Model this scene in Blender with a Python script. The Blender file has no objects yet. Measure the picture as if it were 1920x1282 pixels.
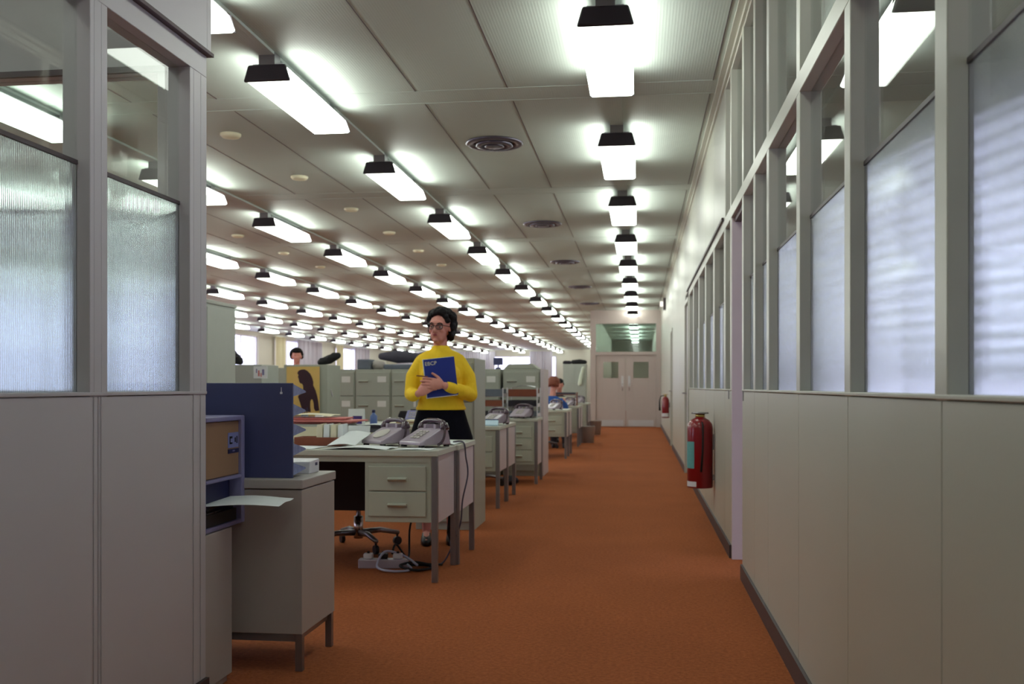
import bpy, bmesh, math, random
from mathutils import Vector, Matrix
random.seed(7)
C = bpy.context.scene.collection
PI = math.pi

# ------------------------------------------------------------------ materials
def new_mat(name):
    m = bpy.data.materials.new(name); m.use_nodes = True
    nt = m.node_tree; nt.nodes.clear()
    out = nt.nodes.new('ShaderNodeOutputMaterial')
    return m, nt, out

def lin(c):
    return tuple((x/12.92 if x <= .04045 else ((x+.055)/1.055)**2.4) for x in c)

def S(r, g, b): return lin((r/255, g/255, b/255))

def pm(name, col, rough=.5, metal=0., var=.04, scale=8., bump=0., bscale=60., coat=0., spec=.5, mottled=None, bdist=.004):
    m, nt, out = new_mat(name)
    p = nt.nodes.new('ShaderNodeBsdfPrincipled')
    p.inputs['Roughness'].default_value = rough
    p.inputs['Metallic'].default_value = metal
    p.inputs['Specular IOR Level'].default_value = spec
    if coat: p.inputs['Coat Weight'].default_value = coat
    nt.links.new(p.outputs[0], out.inputs[0])
    tc = nt.nodes.new('ShaderNodeTexCoord')
    n = nt.nodes.new('ShaderNodeTexNoise'); n.inputs['Scale'].default_value = scale; n.inputs['Detail'].default_value = 5
    nt.links.new(tc.outputs['Object'], n.inputs['Vector'])
    mx = nt.nodes.new('ShaderNodeMix'); mx.data_type = 'RGBA'
    nt.links.new(n.outputs['Fac'], mx.inputs[0])
    a = tuple(max(0, c*(1-var)) for c in col); b = tuple(min(1, c*(1+var)) for c in (mottled or col))
    mx.inputs[6].default_value = (*a, 1); mx.inputs[7].default_value = (*b, 1)
    nt.links.new(mx.outputs[2], p.inputs['Base Color'])
    if bump:
        n2 = nt.nodes.new('ShaderNodeTexNoise'); n2.inputs['Scale'].default_value = bscale; n2.inputs['Detail'].default_value = 3
        nt.links.new(tc.outputs['Object'], n2.inputs['Vector'])
        bn = nt.nodes.new('ShaderNodeBump'); bn.inputs['Strength'].default_value = bump; bn.inputs['Distance'].default_value = bdist
        nt.links.new(n2.outputs['Fac'], bn.inputs['Height']); nt.links.new(bn.outputs[0], p.inputs['Normal'])
    return m

M = {}
M['enamel'] = pm('cream_enamel', S(184, 183, 172), .32, var=.03, scale=1.5, bump=.05, bscale=90)
M['enamel2'] = pm('grey_enamel_frames', S(190, 184, 188), .35, var=.03, scale=2)
M['wall'] = pm('painted_plaster', S(206, 204, 192), .6, var=.03, scale=1)
M['brown'] = pm('brown_trim', S(84, 66, 72), .5)
M['base'] = pm('dark_skirting', S(70, 58, 62), .45)
M['desk'] = pm('desk_enamel', S(176, 178, 164), .4, var=.03)
M['deskside'] = pm('desk_side_panel', S(205, 192, 196), .4, var=.03)
M['top'] = pm('desk_top_laminate', S(196, 198, 186), .35, var=.03)
M['cab'] = pm('filing_cabinet_paint', S(166, 168, 155), .45, var=.04)
M['cab2'] = pm('grey_cabinet_paint', S(172, 164, 160), .42, var=.03)
M['cab3'] = pm('pale_cupboard_paint', S(176, 180, 172), .5, var=.05)
M['chrome'] = pm('chrome', S(200, 195, 195), .22, metal=1, var=.02)
M['steel'] = pm('dull_steel', S(140, 136, 140), .38, metal=.8, var=.03)
M['black'] = pm('black_plastic', S(26, 22, 28), .4)
M['rubber'] = pm('black_rubber', S(16, 14, 18), .7)
M['cap'] = pm('lamp_end_cap', S(44, 36, 46), .5)
M['bluegrey'] = pm('blue_grey_steel', S(70, 74, 116), .42, var=.05, scale=4)
M['bluetray'] = pm('worn_blue_tray', S(112, 124, 176), .5, var=.3, scale=40, mottled=S(140, 150, 190))
M['lilac'] = pm('lilac_frame_paint', S(130, 126, 168), .4)
M['beige'] = pm('beige_panel', S(150, 116, 88), .55, var=.07, scale=5)
M['navy'] = pm('navy_enamel', S(40, 42, 86), .4)
M['white'] = pm('white_plastic', S(220, 218, 224), .4)
M['paper'] = pm('white_paper', S(232, 236, 238), .8, var=.02)
M['paper2'] = pm('cream_paper', S(226, 218, 190), .8, var=.04)
M['pink'] = pm('pink_folder', S(206, 120, 116), .7, var=.08)
M['wood'] = pm('brown_wood', S(128, 66, 44), .45, var=.25, scale=12)
M['phone'] = pm('grey_telephone', S(172, 158, 172), .28, var=.03, coat=.3)
M['handset'] = pm('dark_handset', S(74, 52, 66), .22, var=.05, coat=.5)
M['keys'] = pm('pale_phone_keys', S(196, 190, 182), .4)
M['red'] = pm('red_cylinder_paint', S(132, 6, 20), .28, var=.08, coat=.3)
M['brass'] = pm('brass', S(176, 150, 90), .35, metal=.9)
M['teal'] = pm('teal_label', S(92, 160, 160), .6, var=.2, scale=70)
M['skin'] = pm('skin', S(206, 146, 130), .5, var=.05, scale=14, mottled=S(212, 136, 124))
M['lips'] = pm('lips', S(170, 84, 88), .45)
M['eye'] = pm('eye_dark', S(38, 26, 24), .25)
M['eyewhite'] = pm('eye_white', S(225, 218, 212), .3)
M['hair'] = pm('dark_brown_hair', S(18, 11, 14), .6, var=.4, scale=60, bump=1., bscale=120, spec=.2)
M['redhair'] = pm('auburn_hair', S(128, 66, 46), .6, var=.3, scale=60, bump=1., bscale=120)
M['yellow'] = pm('yellow_knit', S(254, 210, 40), .85, var=.05, scale=30, bump=.7, bscale=14, bdist=.02)
M['skirt'] = pm('navy_skirt', S(9, 9, 20), .9, spec=.15, var=.1, bump=.3, bscale=300)
M['shoe'] = pm('black_shoe', S(22, 16, 20), .35)
M['folder'] = pm('blue_folder', S(24, 46, 140), .45, var=.06)
M['bluewool'] = pm('blue_jumper', S(40, 84, 160), .85, var=.08, bump=.4, bscale=300)
M['whiteshirt'] = pm('white_shirt', S(226, 224, 228), .85)
M['trouser'] = pm('dark_trousers', S(48, 46, 56), .85)
M['frameblk'] = pm('dark_spectacle_frame', S(34, 20, 28), .25)
M['curtain'] = pm('lilac_curtain', S(196, 192, 206), .9, var=.03, scale=2)
M['curtain2'] = pm('cream_curtain', S(222, 216, 186), .9, var=.03, scale=2)
M['blind'] = pm('blind_slat', S(206, 212, 200), .5)
M['slat2'] = pm('green_white_slat', S(214, 224, 200), .45)
M['card'] = pm('label_card', S(222, 220, 214), .7)
M['posteryellow'] = pm('yellow_poster', S(214, 190, 92), .6, var=.1, scale=6, mottled=S(220, 172, 110))
M['silhouette'] = pm('poster_silhouette', S(54, 20, 34), .6, var=.3, scale=8)
M['violet'] = pm('violet_print', S(66, 44, 120), .6)
M['greycloth'] = pm('charcoal_cloth', S(70, 68, 80), .85, var=.2, scale=14, bump=.5, bscale=40)
M['greycloth2'] = pm('mid_grey_cloth', S(104, 110, 122), .85, var=.15, scale=10)
M['vent'] = pm('vent_metal', S(92, 86, 100), .35, metal=.6)
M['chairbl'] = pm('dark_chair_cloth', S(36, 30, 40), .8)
M['blueplastic'] = pm('blue_plastic', S(86, 110, 170), .35)
M['kick'] = pm('kick_plate', S(206, 204, 206), .3, metal=.3)
M['doorpaint'] = pm('pinkish_door_paint', S(188, 174, 168), .5, var=.03)
M['whitecoat'] = pm('white_cloth', S(220, 228, 210), .9)
M['cable'] = pm('grey_cable', S(64, 54, 72), .5)
M['cablewhite'] = pm('pale_cable', S(176, 176, 200), .45)

def ceiling_mat():
    m, nt, out = new_mat('ribbed_ceiling_panel')
    p = nt.nodes.new('ShaderNodeBsdfPrincipled'); p.inputs['Roughness'].default_value = .6
    nt.links.new(p.outputs[0], out.inputs[0])
    tc = nt.nodes.new('ShaderNodeTexCoord')
    w = nt.nodes.new('ShaderNodeTexWave'); w.wave_type = 'BANDS'; w.bands_direction = 'X'
    w.inputs['Scale'].default_value = 18.; w.inputs['Distortion'].default_value = 0
    nt.links.new(tc.outputs['Object'], w.inputs['Vector'])
    b = nt.nodes.new('ShaderNodeBump'); b.inputs['Strength'].default_value = .12; b.inputs['Distance'].default_value = .004
    nt.links.new(w.outputs['Fac'], b.inputs['Height']); nt.links.new(b.outputs[0], p.inputs['Normal'])
    n = nt.nodes.new('ShaderNodeTexNoise'); n.inputs['Scale'].default_value = .8
    nt.links.new(tc.outputs['Object'], n.inputs['Vector'])
    mx = nt.nodes.new('ShaderNodeMix'); mx.data_type = 'RGBA'
    nt.links.new(n.outputs['Fac'], mx.inputs[0])
    mx.inputs[6].default_value = (*S(174, 182, 176), 1); mx.inputs[7].default_value = (*S(188, 197, 190), 1)
    nt.links.new(mx.outputs[2], p.inputs['Base Color'])
    return m
M['ceil'] = ceiling_mat()

def carpet_mat():
    m, nt, out = new_mat('orange_carpet')
    p = nt.nodes.new('ShaderNodeBsdfPrincipled'); p.inputs['Roughness'].default_value = .95
    p.inputs['Specular IOR Level'].default_value = .15
    nt.links.new(p.outputs[0], out.inputs[0])
    tc = nt.nodes.new('ShaderNodeTexCoord')
    n = nt.nodes.new('ShaderNodeTexNoise'); n.inputs['Scale'].default_value = 55; n.inputs['Detail'].default_value = 8; n.inputs['Roughness'].default_value = .75
    n2 = nt.nodes.new('ShaderNodeTexNoise'); n2.inputs['Scale'].default_value = 1.3; n2.inputs['Detail'].default_value = 4
    nt.links.new(tc.outputs['Object'], n.inputs['Vector']); nt.links.new(tc.outputs['Object'], n2.inputs['Vector'])
    r = nt.nodes.new('ShaderNodeValToRGB'); e = r.color_ramp.elements
    e[0].position = .3; e[0].color = (*S(134, 72, 38), 1); e[1].position = .7; e[1].color = (*S(184, 104, 62), 1)
    nt.links.new(n.outputs['Fac'], r.inputs[0])
    mx = nt.nodes.new('ShaderNodeMix'); mx.data_type = 'RGBA'; mx.blend_type = 'MULTIPLY'; mx.inputs[0].default_value = .35
    nt.links.new(r.outputs[0], mx.inputs[6]); nt.links.new(n2.outputs['Color'], mx.inputs[7])
    r2 = nt.nodes.new('ShaderNodeMapRange'); r2.inputs[1].default_value = .35; r2.inputs[2].default_value = .65; r2.inputs[3].default_value = .75; r2.inputs[4].default_value = 1.05
    nt.links.new(n2.outputs['Fac'], r2.inputs[0])
    cmb = nt.nodes.new('ShaderNodeCombineColor')
    for i in range(3): nt.links.new(r2.outputs[0], cmb.inputs[i])
    nt.links.new(cmb.outputs[0], mx.inputs[7])
    nt.links.new(mx.outputs[2], p.inputs['Base Color'])
    b = nt.nodes.new('ShaderNodeBump'); b.inputs['Strength'].default_value = .6; b.inputs['Distance'].default_value = .006
    nt.links.new(n.outputs['Fac'], b.inputs['Height']); nt.links.new(b.outputs[0], p.inputs['Normal'])
    return m
M['carpet'] = carpet_mat()

def emis(name, col, st):
    m, nt, out = new_mat(name)
    e = nt.nodes.new('ShaderNodeEmission'); e.inputs[0].default_value = (*col, 1); e.inputs[1].default_value = st
    nt.links.new(e.outputs[0], out.inputs[0]); return m
M['tube'] = emis('fluorescent_diffuser', (.93, 1., .90), 5.4)
M['tubeside'] = emis('fluorescent_diffuser_side', (.93, 1., .90), 15.0)
M['smalllamp'] = emis('small_lamp', (1, .95, .85), 1.2)

def clear_glass(name, tint=(.96, .985, .97), rough=.0, base=.05):
    m, nt, out = new_mat(name)
    tr = nt.nodes.new('ShaderNodeBsdfTransparent'); tr.inputs[0].default_value = (*tint, 1)
    gl = nt.nodes.new('ShaderNodeBsdfGlossy'); gl.inputs['Roughness'].default_value = rough
    lw = nt.nodes.new('ShaderNodeLayerWeight'); lw.inputs['Blend'].default_value = .5
    pw = nt.nodes.new('ShaderNodeMath'); pw.operation = 'POWER'; pw.inputs[1].default_value = 5
    nt.links.new(lw.outputs['Facing'], pw.inputs[0])
    ma = nt.nodes.new('ShaderNodeMath'); ma.operation = 'MULTIPLY_ADD'; ma.inputs[1].default_value = 1-base; ma.inputs[2].default_value = base
    nt.links.new(pw.outputs[0], ma.inputs[0])
    mix = nt.nodes.new('ShaderNodeMixShader')
    nt.links.new(ma.outputs[0], mix.inputs[0]); nt.links.new(tr.outputs[0], mix.inputs[1]); nt.links.new(gl.outputs[0], mix.inputs[2])
    nt.links.new(mix.outputs[0], out.inputs[0]); return m
M['glass'] = clear_glass('clear_glass')
M['lens'] = clear_glass('spectacle_lens', (.88, .86, .86), .0, .03)

def reeded_glass():
    m, nt, out = new_mat('reeded_glass')
    p = nt.nodes.new('ShaderNodeBsdfPrincipled')
    p.inputs['Base Color'].default_value = (.87, .96, .97, 1)
    p.inputs['Roughness'].default_value = .055; p.inputs['IOR'].default_value = 1.45
    p.inputs['Transmission Weight'].default_value = 1.
    tc = nt.nodes.new('ShaderNodeTexCoord')
    sx = nt.nodes.new('ShaderNodeSeparateXYZ'); nt.links.new(tc.outputs['Object'], sx.inputs[0])
    ad = nt.nodes.new('ShaderNodeMath'); ad.operation = 'ADD'
    nt.links.new(sx.outputs['X'], ad.inputs[0]); nt.links.new(sx.outputs['Y'], ad.inputs[1])
    ml = nt.nodes.new('ShaderNodeMath'); ml.operation = 'MULTIPLY'; ml.inputs[1].default_value = 2*PI/.0075
    nt.links.new(ad.outputs[0], ml.inputs[0])
    sn = nt.nodes.new('ShaderNodeMath'); sn.operation = 'SINE'; nt.links.new(ml.outputs[0], sn.inputs[0])
    b = nt.nodes.new('ShaderNodeBump'); b.inputs['Strength'].default_value = 1.; b.inputs['Distance'].default_value = .0007
    nt.links.new(sn.outputs[0], b.inputs['Height']); nt.links.new(b.outputs[0], p.inputs['Normal'])
    nt.links.new(p.outputs[0], out.inputs[0]); return m
M['reeded'] = reeded_glass()

# ------------------------------------------------------------------ mesh building
class MB:
    def __init__(s): s.v = []; s.f = []
    def add(s, vs, fs):
        o = len(s.v); s.v += [tuple(v) for v in vs]; s.f += [tuple(i+o for i in f) for f in fs]; return s
    def box(s, x0, x1, y0, y1, z0, z1):
        if x0 > x1: x0, x1 = x1, x0
        if y0 > y1: y0, y1 = y1, y0
        if z0 > z1: z0, z1 = z1, z0
        v = [(x, y, z) for z in (z0, z1) for y in (y0, y1) for x in (x0, x1)]
        return s.add(v, [(0,2,3,1),(4,5,7,6),(0,1,5,4),(2,6,7,3),(0,4,6,2),(1,3,7,5)])
    def hexa(s, a, b):   # two quads (lists of 4 points), joined
        return s.add(list(a)+list(b), [(3,2,1,0),(4,5,6,7),(0,1,5,4),(1,2,6,5),(2,3,7,6),(3,0,4,7)])
    def prism(s, pts, d):   # 3-D polygon extruded by vector d
        n = len(pts); q = [tuple(Vector(p)+Vector(d)) for p in pts]
        return s.add(list(pts)+q, [tuple(range(n))[::-1], tuple(range(n, 2*n))]+[(i, (i+1) % n, n+(i+1) % n, n+i) for i in range(n)])
    def rings(s, rs, cap=True):
        n = len(rs[0]); o = len(s.v)
        for r in rs: s.v += [tuple(p) for p in r]
        for k in range(len(rs)-1):
            for i in range(n):
                s.f.append((o+k*n+i, o+k*n+(i+1) % n, o+(k+1)*n+(i+1) % n, o+(k+1)*n+i))
        if cap:
            s.f.append(tuple(o+i for i in range(n))[::-1]); s.f.append(tuple(o+(len(rs)-1)*n+i for i in range(n)))
        return s
    def tube(s, pts, r, n=8):
        P = [Vector(p) for p in pts]; R = r if isinstance(r, (list, tuple)) else [r]*len(P)
        rs = []; up = None
        for i, p in enumerate(P):
            t = (P[min(i+1, len(P)-1)]-P[max(i-1, 0)]).normalized()
            if up is None:
                up = Vector((0, 0, 1)) if abs(t.z) < .9 else Vector((1, 0, 0))
            u = (up-t*up.dot(t)).normalized(); w = t.cross(u); up = u
            rs.append([p+(u*math.cos(2*PI*k/n)+w*math.sin(2*PI*k/n))*R[i] for k in range(n)])
        return s.rings(rs)
    def lathe(s, prof, c=(0, 0, 0), n=20):
        return s.rings([[(c[0]+r*math.cos(2*PI*k/n), c[1]+r*math.sin(2*PI*k/n), c[2]+z) for k in range(n)] for r, z in prof])
    def ell(s, c, r, n=14, m=10, rot=None):
        rs = []
        for j in range(m+1):
            a = -PI/2+PI*(j+.0)/m
            a = max(-PI/2+.12, min(PI/2-.12, a))
            ring = []
            for k in range(n):
                p = Vector((r[0]*math.cos(a)*math.cos(2*PI*k/n), r[1]*math.cos(a)*math.sin(2*PI*k/n), r[2]*math.sin(a)))
                if rot is not None: p = rot @ p
                ring.append(Vector(c)+p)
            rs.append(ring)
        return s.rings(rs)
    def limb(s, pts, rad, n=14):   # rounded tapering chain
        P = [Vector(p) for p in pts]
        for i in range(len(P)-1):
            for k in range(1): pass
            s.tube([P[i], P[i+1]], [rad[i], rad[i+1]], n)
        for p, r in zip(P, rad): s.ell(p, (r, r, r), n, 8)
        return s
    def build(s, name, mat, parent=None, bevel=0, smooth=False, mods=None, seg=2):
        me = bpy.data.meshes.new(name); me.from_pydata(s.v, [], s.f); me.update()
        bm = bmesh.new(); bm.from_mesh(me); bmesh.ops.recalc_face_normals(bm, faces=bm.faces)
        bm.to_mesh(me); bm.free()
        if smooth:
            for p in me.polygons: p.use_smooth = True
        me.materials.append(mat)
        o = bpy.data.objects.new(name, me); C.objects.link(o)
        if parent: o.parent = parent
        if bevel:
            b = o.modifiers.new('bevel', 'BEVEL'); b.width = bevel; b.segments = seg; b.limit_method = 'ANGLE'; b.angle_limit = .6
        if mods:
            vox, it = mods
            r = o.modifiers.new('remesh', 'REMESH'); r.mode = 'VOXEL'; r.voxel_size = vox; r.use_smooth_shade = True
            sm = o.modifiers.new('smooth', 'SMOOTH'); sm.factor = .5; sm.iterations = it
        return o

def box(*a): return MB().box(*a)

def tag(o, label, cat, group=None, kind=None):
    o['label'] = label; o['category'] = cat
    if group: o['group'] = group
    if kind: o['kind'] = kind
    return o

def thing(name, label, cat, loc=(0, 0, 0), rz=0, group=None):
    o = bpy.data.objects.new(name, None); C.objects.link(o); o.empty_display_size = .1
    o.location = loc; o.rotation_euler = (0, 0, rz)
    return tag(o, label, cat, group)

def struct(o):
    o['kind'] = 'structure'; return o

def dup(root, loc, rz=None, label=None, group=None):
    r = root.copy(); C.objects.link(r); r.location = loc
    if rz is not None: r.rotation_euler = (0, 0, rz)
    if label: r['label'] = label
    if group: r['group'] = group
    for ch in list(root.children):
        c = ch.copy(); C.objects.link(c); c.parent = r
        for g in list(ch.children):
            d = g.copy(); C.objects.link(d); d.parent = c
    return r

def text_mesh(name, body, size, mat, parent, mat4, ext=.0006):
    cu = bpy.data.curves.new(name, 'FONT'); cu.body = body; cu.size = size; cu.extrude = ext; cu.align_x = 'CENTER'; cu.align_y = 'CENTER'
    t = bpy.data.objects.new(name+'_curve', cu); C.objects.link(t)
    bpy.context.view_layer.update()
    me = bpy.data.meshes.new_from_object(t.evaluated_get(bpy.context.evaluated_depsgraph_get()))
    bpy.data.objects.remove(t)
    me.materials.clear(); me.materials.append(mat); me.name = name
    o = bpy.data.objects.new(name, me); C.objects.link(o)
    me.transform(mat4)
    o.parent = parent
    return o

# ------------------------------------------------------------------ dimensions
CE = 3.20                    # ceiling height
XR0, XR1 = .584, .664        # right partition
XL0, XL1 = -1.504, -1.584    # left partition
Y0 = -3.2                    # behind the camera
YE = 56.5                    # far end of the open office
YD = 27.5                    # cross wall with the double door
XW = -14.6                   # window wall on the left
XO = 3.3                     # outer wall of the offices on the right
SILL, RAIL0, RAIL1, DIV = 1.085, 2.18, 2.255, 1.72

# floor / ceiling
struct(box(XW-.2, XO+.2, Y0-.2, YE+.2, -.12, 0).build('floor', M['carpet']))
struct(box(XW-.2, XO+.2, Y0-.2, YE+.2, CE, CE+.12).build('ceiling', M['ceil']))
# ceiling joints: fine battens
tb = MB()
y = 3.4
k = 0
while y < 54:
    for dy in (0, .30):
        tb.box(XW, XR0, y+dy, y+dy+.008, CE-.003, CE)
    y += 3.53; k += 1
struct(tb.build('trim_1', M['ceil']))
tb = MB()
y = 3.73
while y < 52:
    for i, xx in enumerate([.5, -.92, -1.58, -3.06, -3.72, -5.2, -5.86, -7.34, -8.0, -9.5, -10.1, -11.6, -12.3]):
        tb.box(xx-.003, xx+.003, y, y+3.2, CE-.003, CE)
    y += 3.53
struct(tb.build('trim_2', M['brown']))

# ------------------------------------------------------------------ partitions
win_n = [0]
def glazed_bay(side_axis, a0, a1, plane0, plane1, z0, z1, ztop=None, reed=True, bars=True):
    """one bay of glass between posts; runs along y when side_axis == 'y', else along x"""
    win_n[0] += 1
    e = bpy.data.objects.new('window_%d' % win_n[0], None); C.objects.link(e); struct(e)
    mid = (plane0+plane1)/2
    e.location = (mid, a0, z0) if side_axis == 'y' else (a0, mid, z0)
    def b(lo, hi, p, q, za, zb):
        m = MB()
        if side_axis == 'y': m.box(p-mid, q-mid, lo-a0, hi-a0, za-z0, zb-z0)
        else: m.box(lo-a0, hi-a0, p-mid, q-mid, za-z0, zb-z0)
        return m
    t = .003
    if reed:
        b(a0, a1, mid-t, mid+t, z0, DIV-.004).build('reeded_pane', M['reeded'], e)
        b(a0, a1, mid-t, mid+t, DIV+.004, z1).build('clear_pane', M['glass'], e)
        b(a0, a1, mid-.006, mid+.006, DIV-.006, DIV+.006).build('glazing_bar', M['base'], e)
    else:
        b(a0, a1, mid-t, mid+t, z0, z1).build('clear_pane', M['glass'], e)
    if ztop:
        b(a0, a1, mid-t, mid+t, RAIL1, ztop).build('transom_pane', M['glass'], e)
    return e

# right partition ---------------------------------------------------------
postsA = [(-2.41, -2.33), (-1.53, -1.45), (-.65, -.57), (.23, .31), (1.11, 1.19), (1.99, 2.07), (2.87, 2.95), (3.75, 3.83), (4.63, 4.71), (5.17, 5.25), (5.74, 5.82)]
postsB = [(6.50, 6.57), (6.93, 7.05), (7.93, 8.07), (8.93, 9.07), (9.93, 10.07), (10.93, 11.07), (11.90, 12.05)]
OPEN0, OPEN1 = 5.82, 6.50
w = MB()
def dado(mb, edges, x0, x1, ztop=SILL-.012):
    s = 1 if x1 > x0 else -1
    for a, b in zip(edges[:-1], edges[1:]):
        mb.box(x0, x1, a+.0025, b-.0025, .085, ztop)
    mb.box(x0+s*.006, x1-s*.0, edges[0], edges[-1], .0, ztop)
edgesA = [Y0]+[(p[0]+p[1])/2 for p in postsA[:-1]]+[5.82]
dado(w, edgesA, XR0, XR1)
edgesB = [6.50]+[(p[0]+p[1])/2 for p in postsB[1:-1]]+[12.0]
dado(w, edgesB, XR0, XR1)
# far solid run
edgesC = [12.95, 13.9, 14.9, 15.9, 16.9, 17.9]
for a, b in zip(edgesC[:-1], edgesC[1:]): w.box(XR0, XR1, a+.003, b-.003, .085, CE-.04)
edgesD = [18.8, 20.0, 21.2, 22.4, 23.6, 24.8, 26.0, YD]
for a, b in zip(edgesD[:-1], edgesD[1:]): w.box(XR0, XR1, a+.003, b-.003, .085, CE-.04)
w.box(XR0+.006, XR1, 12.95, 17.9, 0, CE-.04); w.box(XR0+.006, XR1, 18.8, YD, 0, CE-.04)
# posts up to the ceiling, sill cap, rail, head
for p in postsA: w.box(XR0-.002, XR1, p[0], p[1], SILL-.012, CE)
for p in postsB[:2]: w.box(XR0-.002, XR1, p[0], p[1], SILL-.012, CE)
for p in postsB[2:]: w.box(XR0-.002, XR1, p[0], p[1], SILL-.012, RAIL0)
for a, b in ((Y0, 5.82), (6.50, 12.05)):
    w.box(XR0-.004, XR1+.004, a, b, SILL-.010, SILL)
w.box(XR0-.003, XR1, Y0, 12.05, RAIL0, RAIL1)
w.box(XR0, XR1, Y0, 7.05, CE-.07, CE)
for a, b in zip([7.05, 8.0, 9.0, 10.0, 11.0, 12.05, 12.95], [8.0, 9.0, 10.0, 11.0, 12.05, 12.95, 12.96]):
    w.box(XR0, XR1, a+.002, b-.002, RAIL1, CE-.0)
w.box(XR0, XR1, 17.9, 18.8, 2.15, CE)
w.box(XR0, XR1, 6.495, 6.50, 0, RAIL0)
struct(w.build('wall_right', M['enamel'], bevel=.0022, seg=1))
zt = CE-.07
for p, q in zip(postsA[:-1], postsA[1:]): glazed_bay('y', p[1], q[0], XR0, XR1, SILL, RAIL0, zt)
glazed_bay('y', Y0, postsA[0][0], XR0, XR1, SILL, RAIL0, zt)
glazed_bay('y', postsB[0][1], postsB[1][0], XR0, XR1, SILL, RAIL0, zt)
for p, q in zip(postsB[1:-1], postsB[2:]): glazed_bay('y', p[1], q[0], XR0, XR1, SILL, RAIL0)
# transom glass over the doorway
win_n[0] += 1
struct(box(XR0+.037, XR0+.043, OPEN0, OPEN1, RAIL1, zt).build('window_%d' % win_n[0], M['glass']))
# baseboards
struct(MB().box(XR0-.012, XR0+.004, Y0, 5.82, 0, .085).box(XR0-.012, XR0+.004, 6.52, 12.0, 0, .085).box(XR0-.012, XR0+.004, 12.98, 17.88, 0, .085).box(XR0-.012, XR0+.004, 18.82, YD, 0, .085).build('baseboard_right', M['base']))
# ceiling line trims
struct(MB().box(XR0-.05, XR0+.002, Y0, YD, CE-.018, CE).box(XR0-.016, XR0+.002, Y0, YD, CE-.05, CE-.018).build('trim_3', M['enamel']))
struct(MB().box(XR0-.018, XR0-.003, 7.05, 12.3, RAIL1, RAIL1+.02).build('trim_4', M['base']))

# open doorway door_1 with the leaf swung into the office
d1 = bpy.data.objects.new('door_1', None); C.objects.link(d1); struct(d1); d1.location = (XR0, OPEN1, 0)
MB().box(.0, .075, -.030, -.006, 0, RAIL0).box(.075, .095, -.016, -.006, 0, RAIL0).build('door_jamb', M['deskside'], d1, bevel=.002)
MB().box(.02, .06, -(OPEN1-OPEN0)+.006, -.03, RAIL0-.03, RAIL0).build('door_head', M['brown'], d1)
leaf = box(.16, .85, -.005, .032, .012, 2.13).build('door_leaf', M['enamel'], d1, bevel=.002)
MB().tube([(.79, -.008, 1.02), (.79, -.055, 1.02), (.68, -.058, 1.02)], .009).build('door_handle', M['chrome'], leaf, smooth=True)
box(-.004, .0, .17, .20, 1.02, 1.08).build('latch_plate', M['steel'], d1)
box(-.004, .0, -.75, -.72, 1.02, 1.08).build('latch_plate', M['steel'], d1)
# closed doors further along
def closed_door(n, ya, yb, mat, z1=2.15):
    d = bpy.data.objects.new('door_%d' % n, None); C.objects.link(d); struct(d); d.location = (XR0, ya, 0)
    L = yb-ya
    MB().box(-.012, .08, 0, .05, 0, z1).box(-.012, .08, L-.05, L, 0, z1).box(-.012, .08, .05, L-.05, z1-.05, z1).build('door_frame', M['enamel'], d, bevel=.003)
    lf = box(.015, .055, .056, L-.056, .01, z1-.056).build('door_leaf', mat, d, bevel=.002)
    MB().tube([(.01, L-.14, 1.02), (-.045, L-.14, 1.02), (-.045, L-.24, 1.02)], .009).build('door_handle', M['chrome'], lf, smooth=True)
    return d
closed_door(2, 12.05, 12.95, M['enamel2'], RAIL0)
closed_door(3, 17.9, 18.8, M['enamel2'])

# left partition -----------------------------------------------------------
postsL = [(-2.06, -1.96), (-1.21, -1.12), (-.37, -.28), (.48, .57), (1.32, 1.41), (1.94, 2.03), (2.575, 2.665), (3.19, 3.32)]
w = MB()
edgesL = [Y0]+[(p[0]+p[1])/2 for p in postsL[:-1]]+[3.32]
dado(w, edgesL, XL0, XL1)
for p in postsL:
    w.box(XL0+.002, XL1, p[0], p[1], SILL-.012, RAIL0)
    for dx in (.2, .62): w.box(XL0+.003, XL0, p[0]+(p[1]-p[0])*dx, p[0]+(p[1]-p[0])*dx+.003, .085, RAIL0)
w.box(XL0+.004, XL1-.004, Y0, 3.32, SILL-.010, SILL)
w.box(XL0+.002, XL1, Y0, 3.32, RAIL0, RAIL1)
w.box(XL0+.012, XL1, Y0, 3.30, RAIL1+.012, CE); w.box(XL0+.012, XL1, 3.302, 3.335, RAIL1+.012, CE)
struct(w.build('wall_left', M['enamel2'], bevel=.002, seg=1))
for p, q in zip(postsL[:-1], postsL[1:]): glazed_bay('y', p[1], q[0], XL0, XL1, SILL, RAIL0)
glazed_bay('y', Y0, postsL[0][0], XL0, XL1, SILL, RAIL0)
struct(box(XL0+.022, XL1, Y0, 3.335, RAIL1, RAIL1+.012).build('trim_5', M['brown']))
struct(box(XL0+.012, XL0-.002, Y0, 3.32, 0, .085).build('baseboard_left', M['base']))
# return wall of the left office
w = MB()
px = [-1.584, -2.5, -3.4, -4.3, -5.2]
for a, b in zip(px[:-1], px[1:]): w.box(a-.002, b+.002, 3.24, 3.32, 0, SILL-.012)
for a in px: w.box(a-.0, a-.06, 3.24, 3.32, SILL-.012, RAIL0)
w.box(px[0], -5.26, 3.236, 3.32, SILL-.012, SILL); w.box(px[0], -5.26, 3.24, 3.32, RAIL0, CE)
struct(w.build('wall_return', M['enamel2'], bevel=.002, seg=1))
for a, b in zip(px[:-1], px[1:]): glazed_bay('x', b, a-.06, 3.24, 3.32, SILL, RAIL0)
struct(box(px[0], -5.26, 3.225, 3.24, RAIL0, RAIL0+.02).build('trim_6', M['brown']))
struct(box(-5.26, -5.2, Y0, 3.24, 0, CE).build('wall_office', M['enamel2']))

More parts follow.
